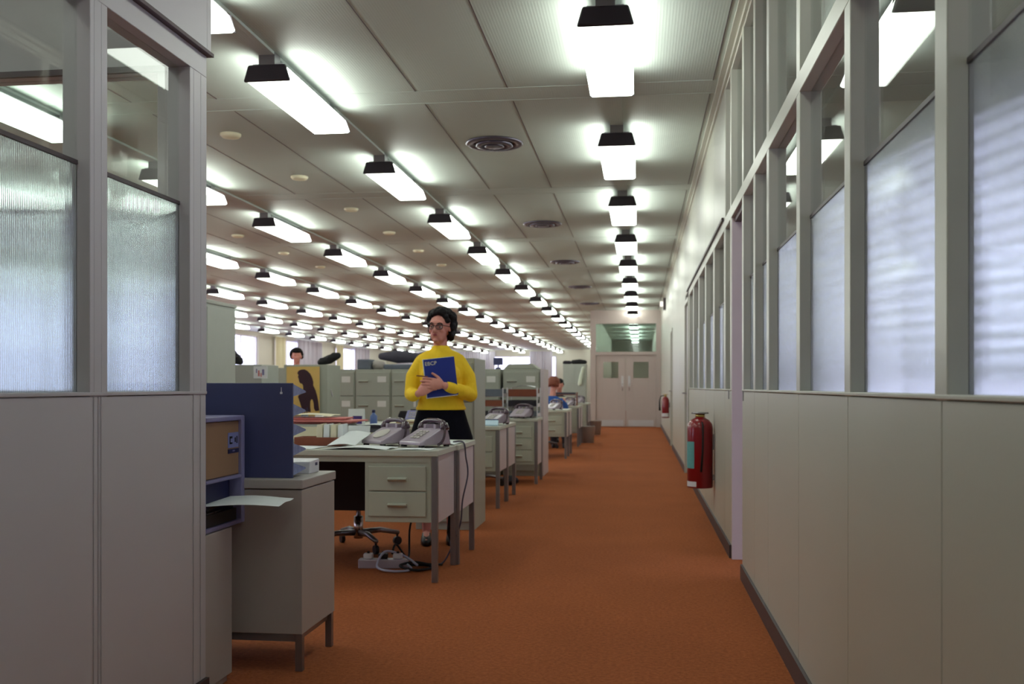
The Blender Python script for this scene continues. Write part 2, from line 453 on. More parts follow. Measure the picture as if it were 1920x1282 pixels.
# closing walls
struct(box(XW-.2, XO+.2, Y0-.2, Y0, 0, CE).build('wall_back', M['wall']))
# window wall on the left (X = XW), windows 6 m wide every 7.9 m
w = MB()
wins = [(30.9-7.9*k, 36.9-7.9*k) for k in (4, 3, 2, 1)]+[(30.9, 36.9), (38.7, 44.7), (46.8, 52.6)]
ed = Y0
for a, b in wins:
    w.box(XW-.2, XW, ed, a, 0, CE); w.box(XW-.2, XW, a, b, 0, .85); w.box(XW-.2, XW, a, b, 3.05, CE); ed = b
w.box(XW-.2, XW, ed, YE, 0, CE)
struct(w.build('wall_window', M['wall']))
def outer_window(a, b, axis, plane, dirn, z0=.85, z1=2.75, nm=4):
    win_n[0] += 1
    e = bpy.data.objects.new('window_%d' % win_n[0], None); C.objects.link(e); struct(e)
    e.location = (plane, a, z0) if axis == 'y' else (a, plane, z0)
    L = b-a; H = z1-z0
    def bb(m, l0, l1, d0, d1, za, zb):
        if axis == 'y': m.box(d0*dirn, d1*dirn, l0, l1, za, zb)
        else: m.box(l0, l1, d0*dirn, d1*dirn, za, zb)
    m = MB()
    bb(m, 0, L, .06, .11, 0, .05); bb(m, 0, L, .06, .11, H-.05, H)
    for k in range(nm+1): 
        c = .025+(L-.05)*k/nm; bb(m, c-.025, c+.025, .06, .11, .05, H-.05)
    m.build('window_frame', M['white'], e)
    g = MB(); bb(g, .02, L-.02, .083, .087, .02, H-.02); g.build('window_glass', M['glass'], e)
    s = MB(); bb(s, -.02, L+.02, -.04, .06, -.03, 0); s.build('window_sill', M['white'], e)
for a, b in wins: outer_window(a, b, 'y', XW, -1, .85, 3.05)

def curtain(a, b, axis, plane, mat, label, z0=.7, z1=3.12, group=None):
    n = max(6, int((b-a)/.055)); fr = []; bk = []
    m = MB(); rs = []
    pts = []
    for i in range(n+1):
        t = i/n; off = .035*math.sin(i*PI/1.0*.9)+.012*math.sin(i*2.3)
        pts.append((a+(b-a)*t, off))
    loop = [(p, o+.003) for p, o in pts]+[(p, o-.003) for p, o in pts[::-1]]
    for z in (z0, z1):
        rs.append([((plane+o, p, z) if axis == 'y' else (p, plane-o, z)) for p, o in loop])
    m.rings(rs)
    o = m.build('curtain', mat); tag(o, label, 'curtain', group)
    return o

# far end wall (Y = YE)
w = MB()
w.box(XW-.2, -13.9, YE, YE+.2, 0, CE); w.box(-13.9, -4.7, YE, YE+.2, 0, .85); w.box(-13.9, -4.7, YE, YE+.2, 2.85, CE); w.box(-4.7, XO+.2, YE, YE+.2, 0, CE)
struct(w.build('wall_end', M['wall']))
outer_window(-13.9, -4.7, 'x', YE, 1, .85, 2.85, 7)
# lobby partitions beyond the double door
struct(MB().box(-1.34, -1.24, YD, 46, 0, CE).build('wall_lobby', M['wall']))
struct(MB().box(XR0, XR1, YD, 46, 0, CE).build('wall_passage', M['wall']))
struct(MB().box(-1.34, XR1, 46, 46.1, 0, CE).build('wall_lobby_end', M['wall']))

# double door wall, Y = YD
DX0, DX1, DT, DG = -1.19, .45, 1.97, 2.83
struct(MB().box(-1.34, DX0, YD-.06, YD+.06, 0, CE).box(DX1, XR0, YD-.06, YD+.06, 0, CE).box(DX0, DX1, YD-.06, YD+.06, DT, DT+.09).box(DX0, DX1, YD-.06, YD+.06, DG, CE).build('wall_cross', M['doorpaint'], bevel=.004))
win_n[0] += 1
struct(box(DX0, DX1, YD-.004, YD+.004, DT+.09, DG).build('window_%d' % win_n[0], clear_glass('greenish_transom', (.80, .90, .86), .03, .10)))
dd = bpy.data.objects.new('door_4', None); C.objects.link(dd); struct(dd); dd.location = (DX0, YD, 0)
W2 = (DX1-DX0)/2
for i in range(2):
    x0 = i*W2+.004; x1 = (i+1)*W2-.004; wx0 = x0+.20; wx1 = x1-.20
    m = MB().box(x0, wx0, -.022, .022, .01, DT-.005).box(wx1, x1, -.022, .022, .01, DT-.005).box(wx0, wx1, -.022, .022, .01, 1.34).box(wx0, wx1, -.022, .022, 1.78, DT-.005)
    lf = m.build('door_leaf', M['doorpaint'], dd, bevel=.003)
    box(wx0, wx1, -.004, .004, 1.34, 1.78).build('vision_panel', M['glass'], lf)
    box(x0+.06, x1-.06, -.026, -.022, .02, .19).build('kick_plate', M['kick'], lf)
    hx = x1-.09 if i == 0 else x0+.09
    box(hx-.035, hx+.035, -.027, -.022, 1.12, 1.40).build('push_plate', M['kick'], lf)
    MB().tube([(hx, -.025, 1.0), (hx, -.07, 1.02), (hx, -.07, 1.16), (hx, -.025, 1.18)], .009).build('door_handle', M['chrome'], lf, smooth=True)
# offices on the right: outer wall with window band, cross partitions
w = MB()
w.box(XO, XO+.2, Y0, YE, 0, .8); w.box(XO, XO+.2, Y0, YE, 2.5, CE)
ow = [(-2.9, 1.2), (1.7, 6.2), (6.7, 11.2), (11.7, 18.6)]
ed = Y0
for a, b in ow: w.box(XO, XO+.2, ed, a, .8, 2.5); ed = b
w.box(XO, XO+.2, ed, YE, .8, 2.5)
struct(w.build('wall_outer', M['wall']))
for a, b in ow: outer_window(a, b, 'y', XO, 1, .8, 2.5, 3)
struct(MB().box(XR1, XO, 19.2, 19.26, 0, CE).build('wall_office_far', M['wall']))
names = ['behind the nearest glass of', 'behind the second bay of', 'beyond the open doorway of', 'deep inside', 'furthest along']
for (a, b), nm in list(zip(ow, ['closest to the camera', 'second from the camera', 'third from the camera', 'furthest from the camera'])):
    t = thing('venetian_blind', 'pale venetian blind in the right-hand offices behind the reeded glass, '+nm, 'blind', (XO-.07, a-.05, 1.12), 0, 'venetian blinds in the right-hand offices')
    L = b-a+.1; m = MB()
    zz = .05
    while zz < 1.36:
        m.prism([(-.030, 0, zz-.022), (.030, 0, zz+.022), (.030, 0, zz+.0245), (-.030, 0, zz-.0195)], (0, L, 0)); zz += .085
    m.build('slats', M['blind'], t)
    box(-.03, .03, 0, L, 1.38, 1.42).build('head_rail', M['white'], t)
    box(-.02, .02, 0, L, .0, .02).build('bottom_rail', M['white'], t)

struct(MB().box(XR1, XO, 7.62, 7.70, 0, 1.15).box(XR1, XO, 7.62, 7.70, 2.15, CE).box(XR1, XR1+.1, 7.62, 7.70, 1.15, 2.15).box(XO-.1, XO, 7.62, 7.70, 1.15, 2.15).build('wall_office_cross', M['wall']))
win_n[0] += 1
struct(box(XR1+.1, XO-.1, 7.655, 7.661, 1.15, 2.15).build('window_%d' % win_n[0], M['glass']))
t = thing('venetian_blind', 'wide-slatted blind on the office cross wall, striping the nearest reeded panes', 'blind', (XR1+.12, 7.55, 1.20))
L = XO-XR1-.24; m = MB(); zz = .06
while zz < .80:
    m.prism([(0, -.034, zz-.020), (0, .034, zz+.020), (0, .034, zz+.0225), (0, -.034, zz-.0175)], (L, 0, 0)); zz += .1
m.build('slats', M['slat2'], t)
box(0, L, -.03, .03, .84, .88).build('head_rail', M['white'], t)
box(0, L, -.03, .03, .0, .025).build('bottom_rail', M['white'], t)
# curtains
k = 0
CW = [('y', XW+.12, 30.7, 32.6, 'curtain2', 'cream curtain at the left edge of the window beside the tall grey cupboard'),
      ('y', XW+.12, 38.4, 39.6, 'curtain2', 'cream curtain just left of the standing man by the bright window strip'),
      ('y', XW+.12, 41.0, 44.2, 'curtain', 'wide grey-lilac curtain behind the standing man in the white shirt'),
      ('y', XW+.12, 46.5, 47.6, 'curtain2', 'narrow cream curtain on the third window along the left wall'),
      ('y', XW+.12, 49.6, 52.4, 'curtain', 'pale lilac curtain on the third window along the left wall'),
      ('x', YE-.12, -13.9, -8.2, 'curtain', 'broad lilac curtain on the end wall behind the woman in yellow'),
      ('x', YE-.12, -6.2, -4.9, 'curtain', 'blue-grey curtain on the end wall right of the bright window')]
for ax, pl, a, b, mt, lb in CW: curtain(a, b, ax, pl, M[mt], lb, group='curtains on the far windows')

# ------------------------------------------------------------------ ceiling lights
def make_light():
    t = thing('ceiling_light', 'x', 'ceiling light')
    zb, ztp = 3.02-CE, 3.12-CE           # local z: origin at the ceiling
    L = 1.33
    def trap(y, wb, wt, z0, z1): return [(-wb, y, z0), (wb, y, z0), (wt, y, z1), (-wt, y, z1)]
    m = MB(); m.hexa(trap(-.006, .153, .122, zb-.004, ztp+.002), trap(.022, .153, .122, zb-.004, ztp+.002)); m.build('end_cap', M['cap'], t, bevel=.012, seg=3)
    m = MB(); m.hexa(trap(L-.012, .148, .118, zb, ztp), trap(L, .144, .116, zb+.002, ztp)); m.build('end_cap', M['cap'], t)
    rs = []
    for yy, s in ((.022, 0), (L-.012, .004)):
        rs.append([(-.147+s, yy, zb+.012), (-.132+s, yy, zb), (.132-s, yy, zb), (.147-s, yy, zb+.012), (.113-s, yy, ztp-.004), (-.113+s, yy, ztp-.004)])
    df = MB().rings(rs).build('diffuser', M['tube'], t)
    df.data.materials.append(M['tubeside'])
    for p in df.data.polygons:
        if abs(p.normal.x) > .85: p.material_index = 1
    box(-.10, .10, .02, L-.02, ztp-.003, ztp+.012).build('reflector', M['white'], t)
    box(-.052, .052, -.0, .10, ztp, 0).build('bracket', M['steel'], t); box(-.05, .05, L-.2, L-.1, ztp, 0).build('bracket', M['steel'], t)
    return t
L0 = make_light(); used = [False]
ORD = ['nearest', 'second', 'third', 'fourth', 'fifth', 'sixth', 'seventh', 'eighth', 'ninth', 'tenth', 'eleventh', 'twelfth', 'thirteenth', 'fourteenth', 'fifteenth', 'sixteenth', 'seventeenth', 'eighteenth', 'nineteenth', 'twentieth', 'twenty-first', 'twenty-second', 'twenty-third']
def place_light(x, y, label, group):
    if not used[0]:
        used[0] = True; L0.location = (x, y, CE); L0['label'] = label; L0['group'] = group; return
    dup(L0, (x, y, CE), 0, label, group)
rown = ['the aisle row', 'the first row left of the aisle', 'the second row left of the aisle', 'the third row left of the aisle', 'the fourth row left of the aisle', 'the fifth row left of the aisle', 'the row next to the far-left windows']
P = 2.66
for r in range(7):
    x = -.18-2.14*r
    if r == 0: ys = [-2.68, -.02, 2.64]+[5.3+P*k for k in range(9)]
    else: ys = [1.13, 3.85 if r == 1 else 3.28]+[6.0+2.72*k for k in range(19)]
    if r >= 3: ys = [yy for yy in ys if yy > 3.5]
    if r >= 5: ys = [yy for yy in ys if yy > 14]
    for k, yy in enumerate(ys):
        place_light(x, yy, 'white ceiling light, %s from the camera in %s' % (ORD[k], rown[r]), 'ceiling lights in '+rown[r])
for k in range(6):
    place_light(-.18, 29.3+P*k, 'ceiling light through the glass above the double door, %s one beyond it' % ORD[k], 'ceiling lights beyond the double door')
# conduit covers between lights of a row
for r in range(7):
    x = -.18-2.14*r
    struct(box(x-.05, x+.05, (5.3 if r == 0 else 6.0)-4.1, YD-.06 if r == 0 else 55, CE-.018, CE).build('trim_%d' % (10+r), M['ceil']))

# vents and discs
def make_vent(loc, label):
    t = thing('ceiling_vent', label, 'ceiling vent', loc, 0, 'round air vents in the ceiling')
    MB().lathe([(.245, -.0), (.25, -.008), (.235, -.02), (.19, -.022), (.185, -.004), (.18, 0)], n=36).build('outer_ring', M['vent'], t, smooth=True)
    MB().lathe([(.155, -.004), (.16, -.03), (.12, -.036), (.115, -.01), (.11, -.004)], n=32).build('inner_cone', M['vent'], t, smooth=True)
    MB().lathe([(.06, -.004), (.085, -.034), (.07, -.04), (.0001, -.04)], n=24).build('centre_disc', M['vent'], t, smooth=True)
    MB().lathe([(.182, -.003), (.182, -.001)], n=24).build('dark_throat', M['rubber'], t)
    return t
for yv, lb in ((8.49, 'large round metal air vent in the ceiling, nearest the camera'), (12.76, 'second round metal air vent from the camera, left of the aisle lights'), (16.7, 'third round metal air vent from the camera over the desks'), (20.9, 'fourth round air vent from the camera over the desks'), (25.1, 'small-looking round air vent furthest along, near the double door')):
    make_vent((-1.24, yv, CE), lb)
def disc(x, y, label):
    o = MB().lathe([(.0001, 0), (.085, 0), (.085, -.014), (.07, -.03), (.03, -.036), (.0001, -.036)], n=20).build('ceiling_sensor', M['paper2'], None, smooth=True)
    o.location = (x, y, CE); tag(o, label, 'sensor', 'small ceiling sensors')
for k, yv in enumerate((7.91, 9.6, 11.4, 13.2, 15.0, 16.8)):
    disc(-3.37, yv, 'small round cream ceiling sensor, %s from the camera in the nearer line of them' % ORD[k])
for k, yv in enumerate((13.2, 15.0, 16.8)):
    disc(-5.52, yv, 'small round cream ceiling sensor, %s from the camera in the further line of them' % ORD[k])

# ------------------------------------------------------------------ furniture makers
def make_desk(label, loc, rz=0, n_drawers=2, group='steel office desks', drawerside=1, width=1.5, pz=.335):
    """origin: front right floor corner; runs to -x and +y; drawers face -y"""
    t = thing('office_desk', label, 'desk', loc, rz, group)
    box(-width, 0, 0, .6, .708, .742).build('desktop', M['top'], t, bevel=.004)
    MB().box(-width+.03, -.03, .012, .03, .675, .708).box(-width+.03, -.03, .57, .588, .675, .708).build('apron_rail', M['desk'], t)
    for x in (-.004, -width+.038):
        for y in (.004, .562):
            box(x-.034, x, y, y+.034, 0, .708).build('leg', M['steel'], t, bevel=.003)
    for x in (-.014, -width+.020):
        box(x-.012, x, .038, .562, pz-.01, .705).build('side_panel', M['deskside'], t, bevel=.002)
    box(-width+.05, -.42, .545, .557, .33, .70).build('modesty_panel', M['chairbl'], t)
    m = MB(); x0, x1 = -.425, -.040
    m.box(x0, x1, .016, .54, pz, .70)
    pd = m.build('pedestal', M['desk'], t, bevel=.003)
    za, zb = pz+.03, .655; h = (zb-za)/n_drawers
    for i in range(n_drawers):
        z0 = za+i*h+.004; z1 = za+(i+1)*h-.004
        d = box(x0+.022, x1-.03, .004, .03, z0, z1).build('drawer', M['desk'], t, bevel=.003)
        cx = (x0+x1)/2+.0; cz = z0+(z1-z0)*.50
        MB().prism([(cx-.055, .004, cz+.008), (cx-.055, -.022, cz+.002), (cx-.055, -.022, cz-.004), (cx-.055, .004, cz-.018)], (.11, 0, 0)).build('drawer_pull', M['desk'], d, bevel=.002)
    return t

def make_filing(label, loc, rz=0, group=None, mat='cab', cards=True, drawers=4):
    w, d, h = .46, .56, 1.32
    t = thing('filing_cabinet', label, 'filing cabinet', loc, rz, group)
    MB().box(0, w, .02, d, .0, h-.0).build('body', M[mat], t, bevel=.004)
    hh = (h-.09)/drawers
    for i in range(drawers):
        z0 = .06+i*hh+.004; z1 = z0+hh-.008
        dr = box(.015, w-.015, .0, .024, z0, z1).build('drawer', M[mat], t, bevel=.005)
        if cards: box(.29, .40, -.003, .0, z1-.13, z1-.055).build('label_card', M['card'], dr)
        MB().prism([(.05, 0, z1-.105), (.05, -.025, z1-.11), (.05, -.025, z1-.118), (.05, 0, z1-.13)], (.12, 0, 0)).build('drawer_pull', M[mat], dr)
    return t

def make_chair(label, loc, rz=0, group='swivel chairs at the desks'):
    t = thing('swivel_chair', label, 'chair', loc, rz, group)
    for k in range(4):
        a = k*PI/2+.5; c, s = math.cos(a), math.sin(a)
        lg = MB().tube([(.03*c, .03*s, .11), (.16*c, .16*s, .115), (.30*c, .30*s, .085)], [.022, .019, .015], 8).build('base_leg', M['steel'], t, smooth=True)
        MB().tube([(.29*c-.012*s, .29*s+.012*c, .03), (.29*c+.012*s, .29*s-.012*c, .03)], .03, 14).tube([(.29*c, .29*s, .03), (.29*c, .29*s, .085)], .008).build('castor', M['black'], lg)
    MB().tube([(0, 0, .07), (0, 0, .22)], .032, 14).tube([(0, 0, .22), (0, 0, .42)], .017, 12).build('column', M['chrome'], t, smooth=True)
    MB().hexa([(-.21, -.21, .42), (.21, -.21, .42), (.19, .2, .42), (-.19, .2, .42)], [(-.22, -.22, .48), (.22, -.22, .48), (.2, .21, .48), (-.2, .21, .48)]).build('seat', M['chairbl'], t, bevel=.025, seg=4)
    MB().tube([(0, .12, .41), (0, .26, .42), (0, .28, .60)], .014).build('back_support', M['steel'], t, smooth=True)
    rs = []
    for z, wx in ((.58, .15), (.62, .185), (.78, .19), (.83, .16)):
        rs.append([(wx*math.cos(a)*1., .245+.03*math.sin(a)+.05*(1-abs(math.cos(a))), z) for a in [2*PI*k/16 for k in range(16)]])
    MB().rings(rs).build('backrest', M['chairbl'], t, bevel=.01, smooth=True)
    return t

def make_phone(label, loc, rz, keypad=True, group='grey desk telephones'):
    t = thing('telephone', label, 'telephone', loc, rz, group)
    # front faces -y
    w = .10
    sec = lambda x, k: [(x, -.115*k, .012), (x, -.112*k, .032), (x, .035, .105*(.5+.5*k)), (x, .085, .105*(.5+.5*k)), (x, .11, .012)]
    MB().rings([sec(-w, .97), sec(-w+.01, 1), sec(w-.01, 1), sec(w, .97)]).build('body', M['phone'], t, bevel=.006, seg=3)
    for x, y in ((-.08, -.09), (.08, -.09), (-.08, .09), (.08, .09)): box(x-.012, x+.012, y-.012, y+.012, 0, .013).build('foot', M['rubber'], t)
    nrm = Vector((0, -.073, .147)).normalized(); up = Vector((0, .147, .073)).normalized()
    c0 = Vector((0, -.038, .0685))+nrm*.001
    if keypad:
        m = MB()
        for i in range(3):
            for j in range(4):
                c = c0+Vector((-.028+.028*i, 0, 0))+up*(-.036+.024*j)
                a = [c+Vector((sx*.009, 0, 0))+up*(sy*.007) for sx, sy in ((-1, -1), (1, -1), (1, 1), (-1, 1))]
                m.prism([tuple(q) for q in a], tuple(nrm*.006))
        m.build('keypad', M['keys'], t)
    else:
        rs = []
        for r, h in ((.052, 0), (.052, .005), (.030, .007), (.0005, .007)):
            rs.append([c0+nrm*h+(Vector((1, 0, 0))*math.cos(a)+up*math.sin(a))*r for a in [2*PI*k/24 for k in range(24)]])
        MB().rings(rs).build('dial', M['keys'], t, smooth=False)
    # cradle and handset across the top
    MB().box(-.055, -.035, .03, .1, .10, .128).box(.035, .055, .03, .1, .10, .128).build('cradle', M['phone'], t, bevel=.003)
    pts = []; rad = []
    for k in range(11):
        u = -1+2*k/10; pts.append((u*.098, .062, .150-.018*u*u*u*u-.004*u*u)); rad.append(.0125+.004*abs(u))
    h = MB().tube(pts, rad, 12).build('handset', M['handset'], t, smooth=True)
    for s in (-1, 1):
        MB().tube([(s*.092, .062, .138), (s*.098, .060, .112), (s*.101, .058, .098)], [.020, .027, .027], 14).build('receiver_cup', M['handset'], h, smooth=True)
    cp = []
    for k in range(120):
        u = k/119; base = Vector((.115+.02*math.sin(u*PI), .05-.05*u, .11*(1-u)**1.5+.014))
        a = k*1.05; cp.append(base+Vector((math.cos(a)*.008, 0, math.sin(a)*.008)))
    MB().tube(cp, .0022, 5).build('coiled_cord', M['handset'], t)
    return t

def sheet(name, pts, mat, label, cat, group=None, th=.0012, parent=None, sag=.0, n=10):
    """a sheet of paper from four corners, gently curled"""
    a, b, c, d = [Vector(p) for p in pts]; m = MB(); rsT = []
    top = []; 
    for i in range(n+1):
        u = i/n; row = []
        for j in range(n+1):
            v = j/n; p = (a*(1-u)+b*u)*(1-v)+(d*(1-u)+c*u)*v
            p = p+Vector((0, 0, sag*(math.sin(u*PI)*.7+.5*math.sin(v*4+u*3)**2*u)))
            row.append(p)
        top.append(row)
    N = n+1; vs = [p for r in top for p in r]; vs += [p-Vector((0, 0, th)) for p in vs]
    fs = []
    for i in range(n):
        for j in range(n):
            q = (i*N+j, (i+1)*N+j, (i+1)*N+j+1, i*N+j+1); fs.append(q); fs.append(tuple(x+N*N for x in q[::-1]))
    for i in range(n):
        for e in ((i*N, (i+1)*N), (i*N+n, (i+1)*N+n), (i, i+1), (n*N+i, n*N+i+1)):
            fs.append((e[0], e[1], e[1]+N*N, e[0]+N*N))
    m.add(vs, fs)
    o = m.build(name, mat, parent)
    if label: tag(o, label, cat, group)
    return o

# ------------------------------------------------------------------ foreground left
# low grey cabinet
t = thing('low_cabinet', 'low grey steel cabinet on short legs at the corner of the left partition', 'cabinet', (-2.2, 3.70, 0))
w, d = .91, .42
box(0, w, .004, d-.004, .145, .702).build('body', M['cab2'], t, bevel=.003)
box(-.004, w+.004, -.004, d+.004, .706, .742).build('cabinet_top', M['cab2'], t, bevel=.004)
MB().box(.02, w-.03, .012, .035, .115, .145).box(.02, w-.03, d-.035, d-.012, .115, .145).box(w-.045, w-.02, .035, d-.035, .115, .145).build('base_rail', M['steel'], t)
for x in (.0, w-.03):
    for y in (0.01, d-.04): box(x, x+.028, y, y+.028, 0, .145).build('leg', M['steel'], t, bevel=.002)

# blue-grey pigeonhole rack, its flat back towards the camera
t = thing('letter_rack', 'blue-grey metal letter rack with five trays standing on the low grey cabinet', 'letter rack', (-2.12, 3.76, .742))
w = .772
MB().box(0, w, 0, .006, 0, .373).box(w-.012, w, .006, .012, 0, .373).box(0, .012, .006, .012, 0, .373).build('back_panel', M['bluegrey'], t, bevel=.002)
MB().tube([(w-.045, -.003, .338), (w-.045, -.003, .33)], .005, 10).tube([(w-.045, -.002, .356), (w-.045, -.002, .338)], .0015, 6).build('hanging_hole', M['white'], t)
for i in range(5):
    z = .012+i*.0775
    m = MB()
    for x in (0, w-.003):
        m.prism([(x, .008, z-.002), (x, .16, z+.014), (x, .15, z+.020), (x, .012, z+.046)], (.003, 0, 0))
    m.hexa([(0.003, .008, z-.003), (w-.003, .008, z-.003), (w-.003, .158, z+.012), (.003, .158, z+.012)], [(0.003, .008, z), (w-.003, .008, z), (w-.003, .156, z+.016), (.003, .156, z+.016)])
    m.build('tray', M['bluetray'], t)
# small white device
t = thing('card_punch', 'small off-white box with a dark slot at the back corner of the low cabinet', 'box', (-1.485, 3.95, .742))
MB().hexa([(0, 0, 0), (.14, 0, 0), (.14, .13, 0), (0, .13, 0)], [(0, .02, .045), (.14, .01, .05), (.14, .13, .056), (0, .13, .056)]).build('case', M['white'], t, bevel=.004)
box(.1405, .142, .075, .10, .030, .042).build('dark_slot', M['navy'], t)

# dispenser machine and its pedestal
t = thing('pedestal_stand', 'plain grey pedestal under the beige-panelled machine beside the left partition', 'stand', (-1.97, 3.335, 0))
MB().box(.0, .455, .0, .235, .03, .575).box(.01, .44, .01, .225, 0, .03).build('pedestal', M['cab2'], t, bevel=.003)
t = thing('copying_machine', 'office machine with beige side panel and lilac-grey frame on the grey pedestal', 'machine', (-1.96, 3.345, .577))
W, Dp, Hh = .44, .36, .413
m = MB()
m.box(0, W, 0, .012, 0, Hh).box(0, W, Dp-.03, Dp, 0, Hh).box(0, W, .012, Dp-.03, Hh-.018, Hh).box(0, W, .012, Dp-.03, .175, .187).box(0, W, .012, Dp-.03, 0, .016).box(0, .02, .012, Dp-.03, .016, Hh-.018)
m.build('frame', M['lilac'], t, bevel=.004)
bp = box(.05, W-.012, .014, Dp-.032, .189, Hh-.020).build('beige_panel', M['beige'], t, bevel=.003)
Y1, Z1 = .225, .275
lb = box(W-.012, W-.010, Y1, Y1+.095, Z1+.018, Z1+.075).build('badge', pm('pale_blue_badge', S(126, 132, 186), .4), bp)
xx = W-.010
m = MB()
m.box(xx, xx+.0012, Y1+.012, Y1+.036, Z1+.053, Z1+.061).box(xx, xx+.0012, Y1+.012, Y1+.036, Z1+.032, Z1+.038).box(xx, xx+.0012, Y1+.012, Y1+.018, Z1+.032, Z1+.061)
m.box(xx, xx+.0012, Y1+.060, Y1+.068, Z1+.038, Z1+.055).box(xx, xx+.0012, Y1+.076, Y1+.083, Z1+.033, Z1+.060)
m.build('badge_marks', M['black'], bp)
nb = box(W-.012, W-.0095, Y1, Y1+.098, Z1-.003, Z1+.013).build('name_strip', M['navy'], bp)
text_mesh('strip_lettering', 'IIIIIIIII', .010, M['lilac'], bp, Matrix.Translation((W-.0093, Y1+.049, Z1+.005)) @ Matrix.Rotation(PI/2, 4, 'Z') @ Matrix.Rotation(PI/2, 4, 'X'), .0003)
box(.03, W-.05, .014, Dp-.032, .018, .173).build('inner_bay', M['navy'], t)
MB().box(W-.05, W-.01, .03, Dp-.06, .018, .062).tube([(W-.02, .05, .075), (W-.015, .12, .088), (W-.02, .2, .09), (W-.02, .28, .07)], .006).tube([(W-.03, .02, .06), (W-.005, .09, .07), (W-.03, .2, .062)], .004).build('rollers', M['black'], t, smooth=False)
sheet('paper_sheet', [(-1.58, 3.40, .668), (-1.30, 3.48, .666), (-1.30, 3.64, .676), (-1.56, 3.66, .680)], M['paper'], 'white paper sheet sticking out of the machine over the aisle', 'paper', sag=.008)

# ------------------------------------------------------------------ desk cluster beside the woman
make_desk('steel desk with two front drawers nearest the camera, papers and telephones on top', (-1.12, 5.48, 0))
make_desk('steel desk standing back to back behind the nearest desk, in front of the woman', (-2.603, 6.66, 0), PI, group='steel office desks')
make_phone('grey push-button telephone nearest the aisle on the nearest desk', (-1.262, 5.80, .746), -.68).scale = (1.04, 1.04, 1.02)
make_phone('grey dial telephone left of the push-button one on the nearest desk', (-1.52, 5.90, .746), -.68, keypad=False).scale = (1.04, 1.04, 1.02)
make_chair('dark swivel chair with steel star base behind the nearest pair of desks', (-1.90, 6.60, 0), .18)
T = .7435
g = 'loose papers on the nearest desk'
sheet('paper_sheet', [(-1.80, 5.49, T+.001), (-1.42, 5.485, T+.001), (-1.40, 5.70, T+.002), (-1.74, 5.72, T+.002)], M['paper'], 'white curled paper at the front edge of the nearest desk, below the dial telephone', 'paper', g, sag=.014)
sheet('paper_sheet', [(-2.22, 5.50, T+.001), (-1.86, 5.50, T+.001), (-1.84, 5.74, T+.002), (-2.20, 5.76, T+.002)], M['paper'], 'white paper lying flat in front of the brown card tray', 'paper', g, sag=.004)
sheet('paper_sheet', [(-1.38, 5.485, T+.001), (-1.17, 5.49, T+.001), (-1.16, 5.64, T+.001), (-1.38, 5.62, T+.001)], M['paper'], 'white paper strip in front of the push-button telephone', 'paper', g, sag=.004)
sheet('paper_sheet', [(-1.82, 5.66, T+.012), (-1.66, 5.70, T+.012), (-1.62, 5.90, T+.075), (-1.76, 5.90, T+.085)], M['paper'], 'propped white sheet leaning between the card tray and dial telephone', 'paper', g, sag=.010)
sheet('paper_sheet', [(-1.175, 6.02, T+.001), (-1.13, 6.02, T+.001), (-1.13, 6.45, T+.001), (-1.33, 6.45, T+.001)], M['paper'], 'white paper by the back corner behind the push-button telephone', 'paper', g, sag=.006)
# card tray
t = thing('card_tray', 'brown wooden card tray with upright white index cards on the nearest desk', 'card tray', (-2.07, 5.80, T+.002))
MB().box(0, .30, 0, .012, 0, .05).box(0, .30, .14, .152, 0, .05).box(0, .012, .012, .14, 0, .05).box(.288, .30, .012, .14, 0, .05).box(.012, .288, .012, .14, 0, .008).build('tray', M['wood'], t, bevel=.002)
for i in range(4):
    x = .13+i*.044
    MB().hexa([(x, .02, .01), (x+.04, .02, .01), (x+.04, .13, .01), (x, .13, .01)], [(x+.002, .03, .125), (x+.036, .026, .13), (x+.036, .12, .132), (x+.002, .13, .126)]).build('index_cards', M['paper2' if i % 2 == 0 else 'paper'], t, bevel=.003)
sheet('note_card', [(-1.80, 6.0, T+.003), (-1.66, 6.0, T+.003), (-1.66, 6.03, T+.115), (-1.80, 6.03, T+.115)], M['paper'], 'upright white card standing behind the brown card tray', 'card', th=.002)
# box file with pink folders
t = thing('box_file', 'pale grey box file under the pink folders on the second desk', 'box file', (-2.34, 6.16, T+.001))
MB().box(0, .46, 0, .33, 0, .115).build('case', M['bluewool'] if False else M['cab3'], t, bevel=.004)
box(.0, .46, -.003, .0, .02, .10).build('spine_label', M['paper2'], t)
for i, (dx, dz, rot, lb) in enumerate(((0, 0, 3, 'bottom'), (.05, .013, -5, 'middle'), (-.02, .026, 6, 'topmost'))):
    m = MB(); m.hexa([(0, 0, 0), (.50, 0, 0), (.50, .30, 0), (0, .30, 0)], [(0, 0, .010), (.50, .0, .010), (.50, .30, .010), (0, .30, .010)])
    o = m.build('paper_folder', M['pink'], bevel=.002); o.location = (-2.36+dx, 6.18, T+.118+dz); o.rotation_euler = (0, 0, math.radians(rot))
    tag(o, 'pink paper folder, %s of the stack on the grey box file' % lb, 'folder', 'pink folders on the box file')
sheet('paper_sheet', [(-2.28, 6.20, T+.170), (-1.98, 6.22, T+.166), (-1.98, 6.46, T+.170), (-2.28, 6.44, T+.176)], M['paper2'], 'cream paper lying on top of the pink folders', 'paper', sag=.01)
sheet('paper_sheet', [(-1.86, 6.30, T+.10), (-1.56, 6.32, T+.085), (-1.52, 6.5, T+.09), (-1.86, 6.5, T+.10)], M['paper'], 'long white paper curling over the ledger behind the telephones', 'paper', sag=.02)
t = thing('ledger_book', 'dark bound ledger lying behind the dial telephone under curling paper', 'book', (-1.88, 6.26, T+.001))
box(0, .34, 0, .26, 0, .012).build('cover', M['greycloth'], t, bevel=.002)
box(.006, .334, .006, .254, .012, .062).build('page_block', M['paper2'], t)
